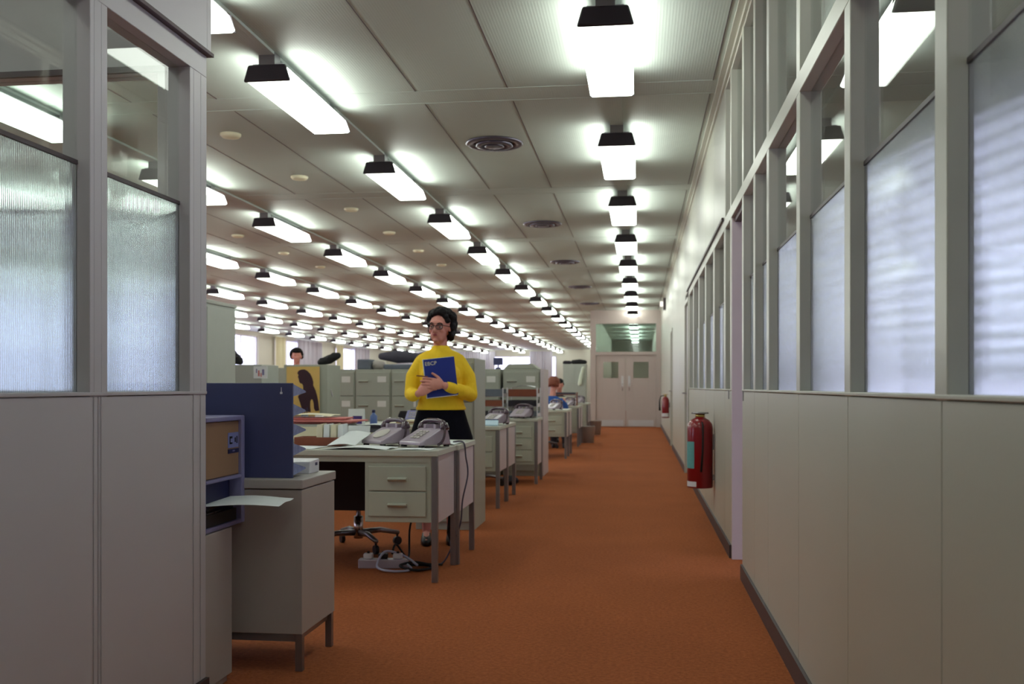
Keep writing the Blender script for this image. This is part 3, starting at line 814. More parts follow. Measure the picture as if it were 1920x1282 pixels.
box(0, .34, 0, .26, .062, .074).build('cover', M['greycloth'], t, bevel=.002)

# power strip and cables
t = thing('power_strip', 'grey extension socket block on the carpet beneath the nearest desk', 'power strip', (-1.69, 5.86, 0), .10)
box(0, .30, 0, .07, 0, .055).build('case', M['phone'], t, bevel=.006)
for i in range(3):
    pl = box(.03+i*.09, .085+i*.09, .01, .06, .056, .088).build('plug', M['white' if i != 1 else 'black'], t, bevel=.006)
    box(.05+i*.09, .065+i*.09, .03, .04, .088, .10).build('cable_collar', M['rubber'], pl)
def cable(pts, r, mat, label, n=48):
    P = [Vector(p) for p in pts]; out = []
    Q = [P[0]]+P+[P[-1]]
    for i in range(1, len(Q)-2):
        for k in range(8):
            u = k/8; a, b, c, d = Q[i-1], Q[i], Q[i+1], Q[i+2]
            out.append(.5*((2*b)+(c-a)*u+(2*a-5*b+4*c-d)*u*u+(3*b-a-3*c+d)*u*u*u))
    out.append(P[-1])
    o = MB().tube(out, r, 6).build('cable', mat, smooth=True); tag(o, label, 'cable', 'cables around the nearest desk'); return o
cable([(-1.17, 6.2, .752), (-1.105, 6.21, .748), (-1.088, 6.2, .66), (-1.07, 6.17, .55), (-1.09, 6.1, .40), (-1.10, 6.08, .26), (-1.14, 6.06, .14), (-1.19, 6.03, .03), (-1.24, 6.0, .008), (-1.34, 5.98, .008)], .005, M['cable'], 'thin dark cable hanging from the desk edge down to the carpet')
cable([(-1.40, 5.90, .03), (-1.35, 5.80, .012), (-1.45, 5.74, .012), (-1.55, 5.78, .03), (-1.53, 5.9, .10), (-1.42, 5.93, .07), (-1.33, 5.90, .02)], .0075, M['cablewhite'], 'pale looped cable lying beside the power strip')
cable([(-1.42, 5.93, .014), (-1.30, 5.97, .012), (-1.24, 5.88, .012), (-1.32, 5.79, .012), (-1.42, 5.82, .03), (-1.36, 5.93, .035), (-1.27, 5.94, .022), (-1.20, 6.0, .012)], .008, M['rubber'], 'black cable coil on the carpet between the front desk legs')
cable([(-1.50, 5.95, .08), (-1.50, 6.05, .12), (-1.44, 6.12, .03), (-1.47, 6.3, .2), (-1.42, 6.4, .42)], .007, M['rubber'], 'black cable rising from the power strip under the desk')
# dark cable bundle and connector near middle legs
t = thing('cable_bundle', 'dark taped cable bundle with white connector hanging at the middle desk leg', 'cable bundle', (-1.145, 6.12, .09))
MB().limb([(0, 0, .28), (-.015, .0, .2), (-.03, .0, .1), (-.01, 0, .02)], [.016, .026, .020, .012], 10).build('bundle', M['rubber'], t, smooth=True)
MB().tube([(.02, -.02, .20), (.015, -.02, .15)], .014, 12).build('connector', M['white'], t, smooth=True)

# filing cabinet behind the woman
make_filing('grey-green four-drawer filing cabinet directly behind the woman in yellow', (-1.715, 7.52, 0), 0, 'grey filing cabinets', cards=False)

# ------------------------------------------------------------------ second cluster
make_desk('steel desk just beyond the filing cabinet behind the woman, light blue pad on it', (-1.25, 8.90, 0))
make_desk('steel desk back to back with the one beyond the lone filing cabinet', (-2.75, 10.10, 0), PI)
make_phone('grey telephone beside the light blue pad on the second pair of desks', (-1.36, 9.32, T+.002), -.6, group='grey desk telephones')
make_phone('darker-looking telephone behind the light blue pad, further from the aisle', (-1.62, 9.36, T+.002), -.4, keypad=False)
t = thing('writing_pad', 'light blue writing pad on the desk right of the woman', 'pad', (-1.48, 8.96, T), .1)
MB().hexa([(0, 0, 0), (.2, 0, 0), (.2, .2, 0), (0, .2, 0)], [(0, 0, .012), (.2, 0, .012), (.2, .2, .05), (0, .2, .05)]).build('pages', pm('light_blue_paper', S(190, 214, 232), .7), t, bevel=.002)
box(0, .2, .185, .203, .045, .056).build('binding', M['bluegrey'], t)
t = thing('desk_calendar', 'white desk calendar with dark violet picture standing left of the woman', 'calendar', (-2.70, 9.02, T))
MB().prism([(0, 0, 0), (0, .07, 0), (0, .045, .15), (0, .025, .15)], (.15, 0, 0)).build('stand', M['paper'], t)
MB().hexa([(.045, .0015, .01), (.135, .0015, .01), (.135, .006, .01), (.045, .006, .01)], [(.045, .013, .085), (.135, .013, .085), (.135, .018, .085), (.045, .018, .085)]).build('picture', M['violet'], t)
t = thing('glue_bottle', 'small blue bottle with dark cap beside the white desk calendar', 'bottle', (-2.46, 9.05, T))
MB().lathe([(.0001, 0), (.032, 0), (.034, .01), (.034, .085), (.014, .105), (.014, .118), (.0001, .118)]).build('body', M['blueplastic'], t, smooth=True)
MB().lathe([(.0001, .116), (.016, .116), (.016, .142), (.0001, .145)]).build('cap', M['navy'], t, smooth=True)
for i, (x, y, z, r, wdt, mt, lb) in enumerate(((-2.36, 9.12, 0, 4, .46, 'paper2', 'bottom'), (-2.27, 9.14, .014, -5, .40, 'beige', 'middle'), (-2.19, 9.15, .028, 3, .30, 'paper2', 'top'))):
    o = box(0, wdt, 0, .28, 0, .013).build('document_folder', M[mt], bevel=.002); o.location = (x, y, T+.0015+z); o.rotation_euler = (0, 0, math.radians(r))
    tag(o, '%s buff folder, %s of the low stack left of the woman' % ('tan' if mt == 'beige' else 'cream', lb), 'folder', 'buff folders on the second pair of desks')
t = thing('adding_machine', 'small grey adding machine on the desk at the left of the woman\'s hip', 'adding machine', (-2.33, 9.75, T), 0)
MB().prism([(0, 0, 0), (0, .17, 0), (0, .17, .11), (0, .12, .12), (0, 0, .04)], (.16, 0, 0)).build('case', M['lilac'], t, bevel=.006)
MB().box(.03, .13, .125, .165, .112, .13).build('printer_cover', M['black'], t)
m = MB()
for i in range(4):
    for j in range(3):
        m.box(.03+i*.028, .05+i*.028, .015+j*.03, .035+j*.03, .04+j*.02, .062+j*.02)
m.build('keys', M['keys'], t)
make_chair('dark swivel chair behind the second pair of desks', (-2.62, 10.66, 0), -.4)
def bin_(x, y, label):
    t = thing('waste_bin', label, 'waste bin', (x, y, 0), 0, 'grey waste bins by the desks')
    MB().rings([[(r*math.cos(a), r*math.sin(a), z) for a in [2*PI*k/20 for k in range(20)]] for r, z in ((.11, 0), (.14, .32), (.145, .325), (.132, .32), (.105, .01))]).build('bin', M['cab2'], t, smooth=True)
bin_(-1.0, 19.6, 'grey waste bin at the aisle edge beyond the fourth desk group')
bin_(-1.0, 22.9, 'grey waste bin at the aisle edge nearest the double door')
# left part of the second cluster
make_desk('short steel desk left of the pair behind the woman, with mug and pens', (-2.80, 8.90, 0), width=.74)
g = 'items on the desk left of the second pair'
t = thing('coffee_mug', 'pale mug on the desk in front of the filing cabinet row', 'mug', (-3.0, 9.1, T))
MB().lathe([(.0001, 0), (.036, 0), (.04, .09), (.036, .09), (.032, .01), (.0001, .01)]).build('cup', M['paper'], t, smooth=True)
MB().tube([(.038, 0, .075), (.062, 0, .065), (.06, 0, .03), (.038, 0, .02)], .006).build('handle', M['paper'], t, smooth=True)
t = thing('desk_lamp', 'small dark desk tidy of pens beside the pale mug', 'pen pot', (-3.16, 9.15, T)); t.name = 'pen_pot'
MB().lathe([(.0001, 0), (.035, 0), (.035, .09), (.03, .09), (.03, .01), (.0001, .01)]).build('pot', M['greycloth2'], t, smooth=True)
for k in range(3): MB().tube([(.01*k-.01, 0, .012), (.02*k-.022, .01*k, .14+.01*k)], .004).build('pen', M['navy' if k else 'red'], t)

# tray stacks on the third cluster
make_desk('steel desk with three front drawers and letter trays on top, beyond the second pair', (-1.14, 11.2, 0), 0, 3, pz=.22)
def tray_stack(loc, n, label, w=.30, d=.36, pitch=.115, wide=1.0):
    t = thing('letter_tray_stack', label, 'letter trays', loc, 0, 'stacked letter trays on the third desk')
    w *= wide
    for x in (0, w):
        for y in (0, d): MB().tube([(x, y, 0), (x, y, pitch*n)], .008, 6).build('upright', M['white'], t)
    for i in range(n):
        z = .008+pitch*i
        tr = MB().box(0, w, 0, d, z, z+.006).box(0, .005, 0, d, z+.006, z+.04).box(w-.005, w, 0, d, z+.006, z+.04).box(.005, w-.005, d-.006, d, z+.006, z+.045).build('tray', M['white' if i % 2 else 'deskside'], t)
        box(.010, w-.010, -.012-.01*(i % 2), d-.02, z+.007, z+pitch*(.55+.12*((i*7) % 3))).build('papers', M[['chairbl', 'wood', 'greycloth2'][(i+int(w*50)) % 3]], tr, bevel=.003)
    return t
tray_stack((-1.52, 11.465, T), 3, 'white letter tray stack with dark papers, nearer the aisle, on the third desk', wide=1.15)
tray_stack((-1.93, 11.44, T), 3, 'letter tray stack with dark papers, left of the other one on the third desk', wide=1.2)
make_phone('white-looking telephone in front of the trays on the third desk', (-1.34, 11.31, T+.002), -.35)
sheet('paper_sheet', [(-1.48, 11.46, T+.349), (-1.2, 11.46, T+.349), (-1.2, 11.76, T+.349), (-1.48, 11.76, T+.349)], M['paper'], 'white crumpled papers on top of the nearer letter tray stack', 'paper', sag=.025)
make_chair('dark swivel chair pushed under the third desk', (-1.80, 10.90, 0), 2.8)
# dark shoes / bags on the carpet by the third desk
def blob(name, loc, r, mat, label, cat, seed=1, vox=.012, group=None):
    random.seed(seed); m = MB(); m.ell((0, 0, r[2]*.95), (r[0], r[1], r[2]))
    for k in range(9):
        a = random.random()*2*PI; m.ell((r[0]*.6*math.cos(a), r[1]*.6*math.sin(a), r[2]*(.5+.5*random.random())), (r[0]*.4, r[1]*.45, r[2]*.5))
    o = m.build(name, mat, mods=(vox, 4)); o.location = loc; tag(o, label, cat, group); return o
blob('shoulder_bag', (-1.45, 11.08, 0), (.11, .10, .055), M['chairbl'], 'black bag lying on the carpet beneath the third desk', 'bag', 3)

# filing cabinet row behind
fc = None
CX = [-4.02+.463*i for i in range(6)]
where = ['leftmost', 'second from the left', 'third from the left', 'fourth from the left', 'second from the right', 'rightmost']
for i, x in enumerate(CX):
    lb = 'filing cabinet with white labels, %s in the row behind the woman' % where[i]
    if fc is None: fc = make_filing(lb, (x, 12.2, 0), 0, 'row of filing cabinets behind the woman')
    else: dup(fc, (x+(.03 if i == 5 else 0), 12.2, 0), 0, lb, 'row of filing cabinets behind the woman')
fr = tag(box(CX[5]+.495, CX[5]+.535, 12.2, 12.85, 0, 1.32).build('end_screen', M['deskside'], bevel=.004), 'pale upright end panel closing the cabinet row at the aisle', 'panel')
# things on the row
def bag(name, label, cat, loc, pts, rad, mat, sq=.55, vox=.01):
    m = MB(); m.limb(pts, rad, 12); random.seed(len(name)*7+len(pts))
    a, b = Vector(pts[0]), Vector(pts[-1]); L = (b-a).length
    for k in range(int(6+L*14)):
        q = a+(b-a)*random.random(); rr = rad[len(rad)//2]
        m.ell(q+Vector((0, random.uniform(-.5, .5)*rr, random.uniform(-.35, .45)*rr)), (rr*random.uniform(.5, 1.1), rr*random.uniform(.4, .9), rr*random.uniform(.35, .6)), 10, 8, Matrix.Rotation(random.uniform(-.5, .5), 3, 'Y'))
    o = m.build(name, mat, mods=(vox, 5)); o.location = loc; o.scale = (1, 1, 1); tag(o, label, cat); return o
bag('rolled_coat', 'charcoal rolled coat heaped on the filing cabinets left of the woman', 'coat', (-3.26, 12.45, 1.32), [(-.02, 0, .17), (.2, 0, .165), (.45, .02, .150), (.66, .02, .16)], [.045, .085, .062, .08], M['greycloth'])
o = box(-3.22, -2.76, 12.3, 12.7, 1.321, 1.385).build('folded_blanket', M['greycloth2'], bevel=.02, seg=3); tag(o, 'blue-grey folded blanket under the rolled charcoal coat', 'blanket')
o = box(-3.56, -3.40, 12.3, 12.6, 1.321, 1.45).build('grey_parcel', M['greycloth2'], bevel=.015); tag(o, 'small grey parcel left of the rolled coat on the filing cabinets', 'parcel')
bag('cloth_bag', 'bulging mid-grey cloth bag between the parcel and the rolled coat', 'bag', (-3.32, 12.42, 1.32), [(-.02, 0, .06), (.05, 0, .055)], [.062, .055], M['cab2'])
o = MB().hexa([(0, 0, 0), (.44, 0, 0), (.44, .4, 0), (0, .4, 0)], [(.06, 0, .06), (.36, 0, .065), (.36, .4, .06), (.06, .4, .06)]).build('cardboard_folder', M['cab'], bevel=.01); o.location = (CX[5]+.03, 12.25, 1.321); tag(o, 'olive low box on top of the rightmost filing cabinet', 'box')
o = MB().box(-.03, .03, -.03, .03, 0, .02).box(-.008, .008, -.008, .008, .02, .05).box(-.055, .055, -.03, .03, .05, .14).build('desk_clock', M['bluegrey']); o.location = (CX[4]+.42, 12.3, 1.321); tag(o, 'small blue-grey clock standing between the two rightmost filing cabinets', 'clock')

# cabinet with the yellow poster
pc = thing('filing_cabinet', 'grey-green cabinet with the yellow poster fixed to its back', 'filing cabinet', (-3.68, 10.0, 0))
MB().box(0, .47, 0, .45, 0, 1.33).build('body', M['cab'], pc, bevel=.004)
MB().tube([(.472, .11, 1.07), (.475, .16, 1.0)], .006).build('door_handle', M['white'], pc)
pt = thing('poster', 'yellow poster with dark silhouette of a long-haired woman', 'poster', (-3.645, 9.985, .80))
box(0, .355, 0, .006, 0, .51).build('sheet', M['posteryellow'], pt)
sil = [((X-95)*.000518, .51-(Y-105)*.000518) for X, Y in ((320,240),(345,190),(400,165),(470,160),(530,190),(590,250),(630,330),(655,420),(650,480),(700,580),(730,680),(755,800),(775,985),(700,1000),(665,940),(660,850),(640,770),(612,760),(592,800),(588,900),(600,1015),(430,1000),(400,900),(370,810),(335,715),(350,675),(420,640),(445,590),(440,490),(420,450),(385,440),(360,410),(350,360),(335,310),(345,270))]
bm = bmesh.new(); vs = [bm.verts.new((x, -.0015, z)) for x, z in sil]; f = bm.faces.new(vs)
ex = bmesh.ops.extrude_face_region(bm, geom=[f]); bmesh.ops.translate(bm, vec=(0, .0012, 0), verts=[v for v in ex['geom'] if isinstance(v, bmesh.types.BMVert)])
bmesh.ops.recalc_face_normals(bm, faces=bm.faces); me = bpy.data.meshes.new('silhouette'); bm.to_mesh(me); bm.free(); me.materials.append(M['silhouette'])
o = bpy.data.objects.new('silhouette', me); C.objects.link(o); o.parent = pt

# grey screens at left and tall cupboard
t = thing('storage_cabinet', 'waist-high pale grey-green cabinet right of the tall cupboard, small picture above it', 'cabinet', (-3.62, 9.35, 0))
MB().box(0, .43, 0, .45, 0, 1.31).build('body', M['cab3'], t, bevel=.004)
box(.37, .38, -.012, .0, .6, .7).build('handle', M['chrome'], t)
t.location = (-3.98, 9.05, 0)
t = thing('storage_cabinet', 'grey-green cabinet between the small picture and the yellow poster', 'cabinet', (-4.25, 10.6, 0))
MB().box(0, .46, 0, .45, 0, 1.31).build('body', M['cab'], t, bevel=.004)
box(.42, .43, -.012, .0, .6, .7).build('handle', M['chrome'], t)
t = thing('small_picture', 'small white picture with red and blue figures on the grey cabinet', 'picture', (-3.62, 9.03, 1.18))
box(0, .135, 0, .008, 0, .115).build('card', M['paper'], t)
MB().box(.045, .06, -.002, 0, .02, .06).box(.07, .08, -.002, 0, .015, .05).ell((.052, -.001, .068), (.008, .002, .008)).build('red_figures', M['pink'], t)
MB().box(.085, .105, -.002, 0, .03, .085).box(.025, .035, -.002, 0, .05, .09).build('blue_figures', M['lilac'], t)
t = thing('tall_cupboard', 'tall grey steel cupboard behind the left partition end, higher than everything around', 'cupboard', (-3.58, 7.30, 0))
MB().box(-.47, 0, 0, 1.20, 0, 1.80).box(-.48, .012, -.01, 1.21, 1.80, 1.83).build('body', M['cab3'], t, bevel=.004)
box(0, .012, .02, .59, .05, 1.77).build('door', M['cab3'], t, bevel=.003)
d_ = box(0, .012, .60, 1.18, .05, 1.77).build('door', M['cab3'], t, bevel=.003)
box(.012, .028, .64, .655, .9, 1.02).build('door_handle', M['chrome'], d_)
bag('dark_scarf', 'dark scarf bunched beside the tall grey cupboard on the low cabinet', 'scarf', (-3.86, 9.15, 1.31), [(0, 0, .12), (.01, 0, .04), (.06, 0, .03)], [.022, .035, .03], M['rubber'], vox=.008)
bag('black_jacket', 'black jacket draped over the top of the poster cabinet', 'jacket', (-3.25, 10.2, 1.33), [(-.10, 0, .03), (0, 0, .06), (.09, 0, .10)], [.035, .05, .035], M['rubber'], vox=.008)

# further desk groups along the aisle
def phone_papers(x, y, a, b):
    make_phone(a, (x-.22, y+.25, T+.002), -.6)
    sheet('paper_sheet', [(x-.62, y+.06, T+.002), (x-.36, y+.05, T+.002), (x-.36, y+.36, T+.002), (x-.62, y+.38, T+.002)], M['paper'], b, 'paper', sag=.01)
for i, (yy, nm) in enumerate(((15.2, 'fourth'), (18.3, 'fifth'), (21.6, 'sixth'))):
    make_desk('steel desk at the aisle edge, front one of the %s desk group from the camera' % nm, (-1.10, yy, 0))
    make_desk('steel desk at the aisle edge, rear one of the %s desk group from the camera' % nm, (-2.60, yy+1.2, 0), PI)
    phone_papers(-1.10, yy, 'grey telephone at the aisle end of the %s desk group' % nm, 'white papers on the front desk of the %s desk group' % nm)
make_chair('dark swivel chair in front of the fifth desk group', (-1.75, 17.75, 0), 2.7)
make_chair('dark swivel chair in front of the sixth desk group', (-1.8, 21.1, 0), 3.4)
make_filing('grey four-drawer cabinet set back left of the seated dark-haired person', (-2.9, 19.9, 0), 0, 'grey filing cabinets', cards=False)
t = thing('box_rack', 'brown paper-filled rack on the desk in front of the seated people', 'rack', (-1.68, 18.95, T))
for z in (0, .1, .2): box(0, .5, 0, .3, z, z+.012).build('shelf', M['wood'], t)
MB().box(0, .012, 0, .3, .012, .25).box(.488, .5, 0, .3, .012, .25).build('sides', M['wood'], t)
for z in (.012, .112): box(.03, .45, .02, .28, z, z+.05).build('papers', M['paper2'], t)
box(.05, .46, .02, .28, .212, .25).build('papers', M['greycloth'], t)
# wardrobe-like pale cupboard near the lobby with coats
t = thing('pale_cupboard', 'pale cupboard left of the double door frame with dark bundles on top', 'cupboard', (-1.80, 23.6, 0))
MB().box(0, .55, 0, .45, 0, 1.64).build('body', M['cab3'], t, bevel=.004)
box(.02, .270, -.012, 0, .04, 1.58).build('door', M['cab3'], t); d_ = box(.28, .53, -.012, 0, .04, 1.58).build('door', M['cab3'], t)
MB().box(.295, .305, -.03, -.012, .8, .9).build('door_handle', M['chrome'], d_)
bag('dark_bundle', 'dark bundle on the right of the pale cupboard top', 'bundle', (-1.53, 23.8, 1.64), [(-.04, 0, .05), (.12, 0, .06), (.24, 0, .05)], [.055, .06, .05], M['rubber'], vox=.014)
bag('dark_parcel', 'dark bundle on the left of the pale cupboard top', 'bundle', (-1.75, 23.8, 1.64), [(-.03, 0, .04), (.10, 0, .04)], [.045, .045], M['chairbl'], vox=.014)
bag('hanging_towel', 'white cloth hanging at the right side of the pale cupboard', 'towel', (-1.42, 23.53, 1.15), [(.02, 0, .02), (.05, 0, .22), (.10, 0, .42)], [.05, .045, .02], M['whitecoat'], vox=.014)
# distant cabinets seen over the desks on the left side
dc = None
for i, (x, y, lb) in enumerate(((-5.6, 17.5, 'grey cabinet far behind the yellow poster, left one of a distant pair'), (-5.1, 17.5, 'grey cabinet far behind the yellow poster, right one of a distant pair'), (-7.4, 21.0, 'distant grey cabinet beneath the bright left windows'))):
    if dc is None: dc = make_filing(lb, (x, y, 0), 0, 'distant filing cabinets')
    else: dup(dc, (x, y, 0), 0, lb, 'distant filing cabinets')
for i, (x, y) in enumerate(((-4.6, 14.9), (-7.2, 14.9), (-4.6, 19.2), (-7.2, 24.0))):
    dn = ['nearest to the cabinet row', 'left of the row behind the poster', 'middle of the far floor', 'furthest back'][i]
    make_desk('distant steel desk in the open office, '+dn, (x, y, 0))

# ------------------------------------------------------------------ fire extinguishers
t = thing('fire_extinguisher', 'large red fire extinguisher with teal label mounted on the right wall', 'fire extinguisher', (.475, 8.0, .305))
MB().lathe([(.0001, 0), (.095, 0), (.1, .008), (.1, .47), (.094, .505), (.07, .535), (.04, .55), (.032, .565), (.0001, .565)], n=36).build('cylinder', M['red'], t, smooth=True)
MB().lathe([(.034, .552), (.037, .556), (.037, .582), (.0001, .582)], n=20).build('collar', M['brass'], t, smooth=True)
MB().lathe([(.0001, .581), (.052, .581), (.058, .586), (.052, .594), (.0001, .596)], n=24).tube([(-.066, 0, .588), (.066, 0, .588)], .006).build('cap_handle', M['steel'], t, smooth=True)
def cyl_label(a0, a1, z0, z1, name, mat, R=.1008):
    n = 10; rs = []
    for z in (z0, z1):
        rs.append([(R*math.cos(a0+(a1-a0)*k/n), R*math.sin(a0+(a1-a0)*k/n), z) for k in range(n+1)]+[((R-.0012)*math.cos(a0+(a1-a0)*k/n), (R-.0012)*math.sin(a0+(a1-a0)*k/n), z) for k in range(n, -1, -1)])
    return MB().rings(rs).build(name, mat, t)
ang = lambda d: math.radians(d)
cyl_label(ang(178), ang(240), .155, .365, 'teal_label', M['teal'])
cyl_label(ang(178), ang(250), .012, .052, 'white_tag', M['white'])
MB().tube([(.01, -.075, .52), (.014, -.108, .50), (.016, -.110, .44), (.014, -.110, .3), (.002, -.108, .13)], [.006, .007, .007, .007, .009], 8).build('hose', M['rubber'], t, smooth=True)
MB().box(.085, .109, -.03, .03, .30, .42).box(.085, .109, -.03, .03, .06, .10).build('wall_bracket', M['steel'], t)
t = thing('fire_extinguisher', 'small distant red fire extinguisher on the right wall near the double door', 'fire extinguisher', (.50, 19.5, .50))
MB().lathe([(.0001, 0), (.066, 0), (.07, .01), (.07, .34), (.05, .39), (.025, .41), (.0001, .41)], n=28).build('cylinder', M['red'], t, smooth=True)
MB().lathe([(.024, .405), (.028, .43), (.0001, .45)], n=14).tube([(-.05, 0, .45), (.05, 0, .455)], .007).build('valve', M['brass'], t, smooth=True)
cyl_label(ang(170), ang(330), .02, .09, 'white_tag', M['white'], .0712)
MB().tube([(-.02, 0, .43), (-.09, -.02, .42), (-.115, -.02, .33), (-.11, -.02, .14)], [.008, .009, .012, .02], 8).build('hose', M['rubber'], t, smooth=True)
MB().box(.06, .084, -.03, .03, .2, .3).build('wall_bracket', M['steel'], t)
# small lamp box high on the right wall
t = thing('wall_lamp', 'small grey box with cream lamp high on the right wall near the ceiling', 'lamp', (XR0, 22.5, 2.82))
box(-.06, 0, -.1, .1, 0, .26).build('housing', M['base'], t, bevel=.004)
MB().tube([(-.06, 0, .13), (-.13, 0, .13)], .06, 14).build('lamp', M['smalllamp'], t, smooth=True)

# ------------------------------------------------------------------ people
def R3(ax, deg): return Matrix.Rotation(math.radians(deg), 3, ax)

def head_geo(m, c, rot):
    """head volumes around centre c (centre of skull); face looks along rot @ -y"""
    def e(p, r): m.ell(Vector(c)+rot @ Vector(p), r, 16, 12, rot)
    e((0, .015, .022), (.074, .092, .090))
    e((0, -.018, -.034), (.057, .068, .080))
    e((0, -.054, -.088), (.022, .026, .020))        # chin
    e((.020, -.034, -.068), (.026, .038, .030)); e((-.020, -.034, -.068), (.026, .038, .030))
    e((.034, -.058, -.016), (.022, .020, .022)); e((-.034, -.058, -.016), (.022, .020, .022))   # cheeks
    e((0, -.070, .032), (.052, .016, .018))          # brow
    P = lambda p: Vector(c)+rot @ Vector(p)
    m.tube([P((0, -.076, .020)), P((0, -.092, -.008)), P((0, -.104, -.026))], [.008, .010, .0125], 10)   # nose
    e((0, -.101, -.027), (.013, .012, .010)); e((.010, -.090, -.030), (.008, .010, .007)); e((-.010, -.090, -.030), (.008, .010, .007))
    e((0, -.078, -.052), (.020, .012, .013))
    for s in (-1, 1):
        e((s*.077, .012, -.008), (.009, .018, .030)); e((s*.078, .008, -.032), (.007, .010, .012))

def hand_geo(m, W, d, n, side, curl=(18, 30, 30), spread=0., scale=1., thumb=(50, .055), sep=.0195):
    """W wrist, d direction of the palm, n back-of-hand normal, side: +1/-1 thumb side along d x n"""
    d = Vector(d).normalized(); n = Vector(n); n = (n-d*n.dot(d)).normalized(); s = d.cross(n)*side   # thumb side
    W = Vector(W); rot = Matrix((s, d, n)).transposed()
    m.ell(W+d*.045*scale, (.037*scale, .052*scale, .0155*scale), 14, 10, rot)
    m.ell(W+d*.068*scale, (.040*scale, .022*scale, .014*scale), 14, 10, rot)
    m.ell(W+d*.030*scale+s*.018*scale-n*.006, (.018*scale, .032*scale, .015*scale), 12, 8, rot)
    lens = [(.042, .026, .020), (.046, .029, .021), (.042, .027, .020), (.033, .021, .018)]
    for i in range(4):
        off = (1.5-i)*sep*scale
        p = W+d*(.082-.004*abs(i-1)-(.006 if i == 3 else 0))*scale+s*off
        a = 0; dd = (d+s*(1.5-i)*spread).normalized(); pts = [p-dd*.02*scale]; pts.append(p)
        for L, cdeg in zip(lens[i], curl):
            a += math.radians(cdeg)
            v = dd*math.cos(a)-n*math.sin(a); p = p+v*L*scale; pts.append(p)
        rr = [.0092, .0090, .0082, .0076, .0066]
        m.limb(pts, [r*scale*(.92 if i == 3 else 1) for r in rr], 10)
    b = W+d*.018*scale+s*.024*scale-n*.004
    ang, _ = thumb; v = d*math.cos(math.radians(ang))+s*math.sin(math.radians(ang))-n*.25; v.normalize()
    p1 = b+v*.036*scale; v2 = (v+d*.55).normalized(); p2 = p1+v2*.030*scale; p3 = p2+(v2+d*.25).normalized()*.022*scale
    m.limb([b, p1, p2, p3], [.0125*scale, .0108*scale, .0096*scale, .0080*scale], 10)

def ering(c, rx, ry, n=28, p=2.3, rz=0):
    out = []
    for k in range(n):
        a = 2*PI*k/n; ca, sa = math.cos(a), math.sin(a)
        out.append((c[0]+rx*math.copysign(abs(ca)**(2/p), ca), c[1]+ry*math.copysign(abs(sa)**(2/p), sa), c[2]))
    return out

# ---- the woman in yellow: local frame, face towards -y, x to the right of the picture
CA = math.radians(11.4)
wx, wy = -1.390, 6.90
wm = thing('person', 'woman in yellow jumper and dark skirt standing behind the desks holding a blue folder', 'person', (wx, wy, 0), CA)
hc = Vector((-.006, -.005, 1.514)); hr = R3('Z', -22) @ R3('Y', 3)
b = MB()
head_geo(b, hc, hr)
b.limb([(-.004, .02, 1.44), (0, .02, 1.36), (0, .02, 1.30)], [.050, .050, .060], 16)
b.rings([ering((0, .01, .62), .12, .09), ering((0, .01, .80), .155, .105), ering((0, .01, .95), .145, .095), ering((0, .01, 1.05), .12, .085), ering((0, .01, 1.2), .135, .09), ering((0, .01, 1.30), .13, .07), ering((0, .01, 1.335), .07, .05)])
aR = [(.140, .01, 1.270), (.188, .015, 1.17), (.209, .0, 1.045), (.125, -.13, 1.075), (.030, -.212, 1.107)]
aL = [(-.143, .01, 1.270), (-.190, .015, 1.17), (-.203, .0, 1.050), (-.190, -.09, 1.042), (-.160, -.165, 1.050)]
b.limb(aR, [.034, .036, .038, .034, .026], 12); b.limb(aL, [.034, .036, .038, .034, .026], 12)
b.limb([(-.085, .0, .75), (-.095, -.005, .48), (-.098, .01, .30), (-.10, .02, .09)], [.085, .056, .048, .030], 16)
b.limb([(.085, .0, .75), (.080, -.005, .48), (.078, .01, .30), (.076, .02, .09)], [.085, .056, .048, .030], 16)
for sx in (-.10, .076): b.limb([(sx, .03, .06), (sx, -.06, .045), (sx, -.13, .03)], [.032, .030, .022], 12)
# her left hand (picture right) laid over the folder, her right hand gripping its lower left corner
hand_geo(b, (.018, -.218, 1.110), (-.97, -.02, .16), (.1, -1, .12), 1, curl=(14, 26, 30), thumb=(46, 0), sep=.0205)
hand_geo(b, (-.152, -.178, 1.052), (.62, -.30, .42), (-.35, -.9, .2), -1, curl=(20, 34, 34), thumb=(38, 0))
body = b.build('body', M['skin'], wm, mods=(.0034, 3))
# features
def hp(p): return hc+hr @ Vector(p)
for s in (-1, 1):
    MB().ell(hp((s*.031, -.070, .004)), (.0115, .010, .0062), 12, 8, hr).build('eye', M['eyewhite'], body, smooth=True)
    MB().ell(hp((s*.031, -.078, .004)), (.0058, .0040, .0056), 10, 8, hr).build('iris', M['eye'], body, smooth=True)
    MB().tube([hp((s*.014, -.086, .026)), hp((s*.032, -.084, .032)), hp((s*.048, -.072, .026))], .0034, 6).build('eyebrow', M['hair'], body, smooth=True)
MB().ell(hp((0, -.0880, -.049)), (.0195, .005, .0040), 12, 6, hr).ell(hp((0, -.0860, -.0565)), (.016, .006, .0046), 12, 6, hr).build('lips', M['lips'], body, smooth=True)
